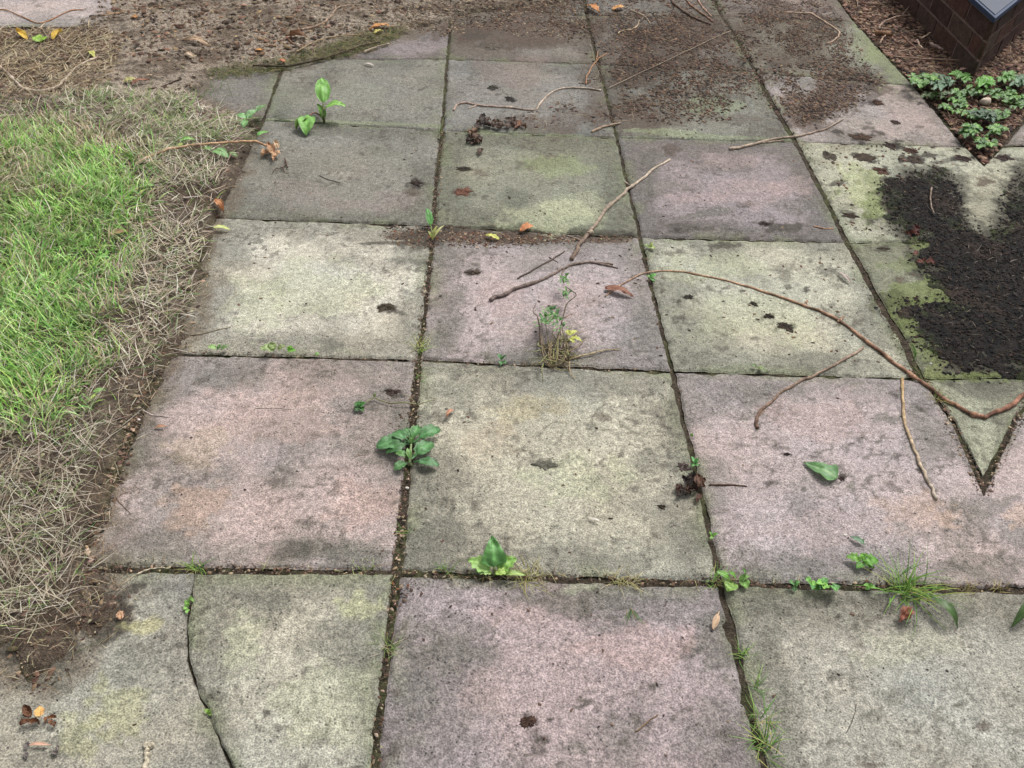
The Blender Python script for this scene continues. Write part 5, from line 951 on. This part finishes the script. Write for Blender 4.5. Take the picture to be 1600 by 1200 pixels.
clump('reddish leaf scrap in the black mulch at its left edge', (1438, 405), 4, (10, 6), [(92, 52, 44), (110, 66, 54)], 12, h=.014, z=.006)
clump('dark red leaf scrap in the black mulch above the joint', (1430, 366), 4, (12, 3), [(86, 46, 42), (104, 58, 48)], 12, h=.014, z=.006)
clump('rusty brown two-lobed dead leaf at the bottom left border, left lobe', (42, 1124), 4, (9, 7), [(132, 88, 58), (106, 72, 50)], 18, h=.012)
clump('rusty brown two-lobed dead leaf at the bottom left border, right lobe', (82, 1124), 4, (9, 7), [(132, 88, 58), (106, 72, 50)], 18, h=.012)
fallen('small yellow-orange leaf between the rusty lobes at the bottom left', (62, 1120), (62, 1103), 15, 'ovate', (222, 172, 104), h=(.02, .02), bow=.1)
fallen('arched tan leaf rib below the rusty lobes at the bottom left', (44, 1164), (80, 1164), 6, 'lance', (206, 164, 140), h=(.006, .006))
clump('grey-brown scrap left of the arched rib at the bottom left', (36, 1176), 2, (6, 4), [(126, 118, 112), (114, 106, 102)], 14, h=.003)
clump('grey-brown scrap right of the arched rib at the bottom left', (88, 1176), 2, (6, 4), [(126, 118, 112), (114, 106, 102)], 14, h=.003)
# rootlets near the rotten lump
twig('thin dark twig reaching right from the rotten brown leaf lump', [(1108, 757), (1125, 757), (1145, 758), (1167, 760)], 1.4, 1.0, (92, 70, 56), zbase=0)
twig('thin olive stem on the left of the black mulch beside the reddish branch', [(1425, 570), (1432, 580), (1440, 592)], 1.0, .7, (80, 84, 50))

# dark scraps
def scrap(label, at, rx, ry, c, h=.0022, ang=0):
    p = G(*at)[:2]; mx = mpp(*at); jy_ = np.linalg.norm(G(at[0], at[1]+1)[:2]-p); na = 44; V = [(p[0], p[1], h)]; F = []; sd = rnd.randint(0, 999)
    def rad(a):
        q = float(fbm(math.cos(a)*2.2+9, math.sin(a)*2.2+9, sd, 5)); return max(.3, .35+1.5*(q-.15))*(1+rnd.uniform(-.14, .14))
    ra = [rad(2*math.pi*i/na) for i in range(na)]
    for k_, (q, hh) in enumerate(((.45, h*1.1), (.85, h*.8), (1.0, -.001))):
        for i in range(na):
            a = 2*math.pi*i/na
            V.append((p[0]+math.cos(a)*q*ra[i]*rx*mx, p[1]+math.sin(a)*q*ra[i]*ry*jy_, hh*rnd.uniform(.4, 1.5) if q < 1 else hh))
    for i in range(na):
        j = (i+1) % na; F.append((0, 1+i, 1+j))
        for k_ in range(2): F.append((1+k_*na+i, 1+(k_+1)*na+i, 1+(k_+1)*na+j, 1+k_*na+j))
    V = np.array(V); cc = col(*c)*rng.uniform(.65, 1.35, (len(V), 1))
    return props(mk('dark_scrap', V, F, M_CRUMB, cc), label, 'scrap', 'dark scraps of debris on the slabs')
for lb, at, rx, ry, c in [
    ('dark scrap on the pale cream left slab near the mid joint', (603, 480), 15, 7, (72, 64, 52)), ('dark scrap on the pink slab right of the mid joint, alone', (740, 426), 14, 5, (82, 72, 62)),
    ('black scrap on the dark grey slab beside the mid joint', (651, 286), 11, 6, (56, 46, 40)), ('reddish-brown scrap on the mossy slab near the mid joint', (723, 299), 14, 6, (104, 72, 58)),
    ('flat black scrap on the grey slab above the wavy twig, left one', (769, 137), 10, 4, (56, 54, 46)), ('flat black scrap just above the wavy twig, right one', (797, 155), 8, 5, (48, 46, 42)),
    ('elongated dark scrap on the mossy slab below the leaf curl', (725, 264), 13, 4, (58, 54, 44)), ('round brown lump on the grey slab near the soil edge', (772, 74), 13, 7, (96, 88, 78)),
    ('largest dark scrap in the middle of the branch-crossed slab', (1229, 511), 14, 8, (58, 50, 42)), ('dark scrap behind the largest one on the branch-crossed slab', (1201, 494), 8, 5, (56, 50, 42)), ('small dark scrap just behind the reddish branch', (1178, 475), 8, 4, (62, 56, 46)),
    ('small black scrap left on the branch-crossed slab', (1076, 464), 7, 4, (56, 52, 46)), ('black flake on the purplish slab near its front joint', (1194, 350), 11, 4, (52, 42, 40)), ('dark scrap at the stalk of the heart-shaped leaf', (1315, 748), 6, 5, (66, 54, 50)),
    ('black scrap on the right pink slab left of the heart-shaped leaf', (1229, 710), 6, 3, (58, 50, 48)), ('dark elongated smear scrap on the bottom pink slab', (826, 1127), 11, 12, (72, 54, 46)), ('small dark ring scrap left of the rotten lump', (1034, 792), 6, 4, (62, 56, 46)),
    ('flat grey-green scrap in the middle of the cream centre slab', (853, 726), 16, 9, (106, 104, 92)), ('dark scrap just left above the rotten lump', (1067, 729), 10, 7, (88, 76, 72)), ('dark scrap beside the trailing stem on the warm pink slab', (614, 613), 14, 6, (66, 54, 48)),
    ('brown flake on the pink edging slab near its front joint, left', (1346, 215), 16, 6, (72, 56, 44)), ('brown flake left of centre in the flake line at right', (1392, 227), 12, 6, (56, 44, 38)), ('brown flake at the right end of the flake line', (1425, 236), 10, 5, (70, 48, 40)),
    ('long dark flake on the pale green right slab', (1347, 245), 18, 6, (66, 56, 46)), ('large flake next to the black mulch upper edge', (1430, 249), 16, 7, (64, 54, 46)), ('reddish flake on the pale green right slab', (1377, 267), 12, 6, (78, 56, 46)), ('dark flake at the joint corner of the pale green right slab', (1296, 244), 10, 7, (72, 66, 56)),
    ('dark flake under the mulch bed tip, left', (1505, 247), 14, 5, (58, 46, 42)), ('dark flake under the mulch bed tip, right', (1569, 247), 14, 5, (58, 46, 42)), ('small black flake on the pink edging slab', (1400, 191), 7, 3, (66, 52, 44)), ('dark flake at the litter edge on the pink edging slab', (1370, 160), 9, 5, (72, 52, 42)),
    ('dark flake straddling the wide joint', (1328, 337), 12, 4, (62, 50, 42)), ('dark flake on the olive slab near its back joint', (1381, 389), 12, 4, (76, 68, 58))]:
    scrap(lb, at, rx, ry, c)

# stones
def stone(label, at, r, c, z=0.0, sq=.7):
    p = G(*at); m_ = mpp(*at)*r; nu, nv = 14, 18; V = []; sd = rnd.randint(0, 99)
    for i in range(nu):
        th = math.pi*i/(nu-1)
        for j in range(nv):
            ph = 2*math.pi*j/nv; d_ = np.array([math.sin(th)*math.cos(ph), math.sin(th)*math.sin(ph), math.cos(th)]); k_ = .8+.45*float(fbm(d_[0]*1.5+5, d_[1]*1.5+d_[2]+5, sd, 2)); V.append((p[0]+d_[0]*m_*k_, p[1]+d_[1]*m_*k_*.85, z+m_*sq*.7+d_[2]*m_*sq*k_))
    F = [(i*nv+j, (i+1)*nv+j, (i+1)*nv+(j+1) % nv, i*nv+(j+1) % nv) for i in range(nu-1) for j in range(nv)]
    return props(mk('stone', V, F, M_STONE, col(*c), smooth=True), label, 'stone')
stone('cream stone between the weeds below the brick corner', (1537, 165), 8, (206, 190, 170), .006)
stone('lower cream stone near the tip of the bed', (1537, 229), 7, (196, 186, 150), .006)
stone('tiny white pebble on the right pink slab by the toothed leaf cluster', (1320, 837), 2.4, (226, 220, 210))
stone('tiny white pebble at the left edge of the warm pink slab', (218, 660), 2.6, (220, 206, 200), .006)
stone('tiny white pebble in the mid joint below the rosette weed', (636, 762), 3, (206, 200, 190), -.003)
stone('tiny white pebble on the V-shaped joint at right', (1454, 569), 2.2, (226, 222, 214))
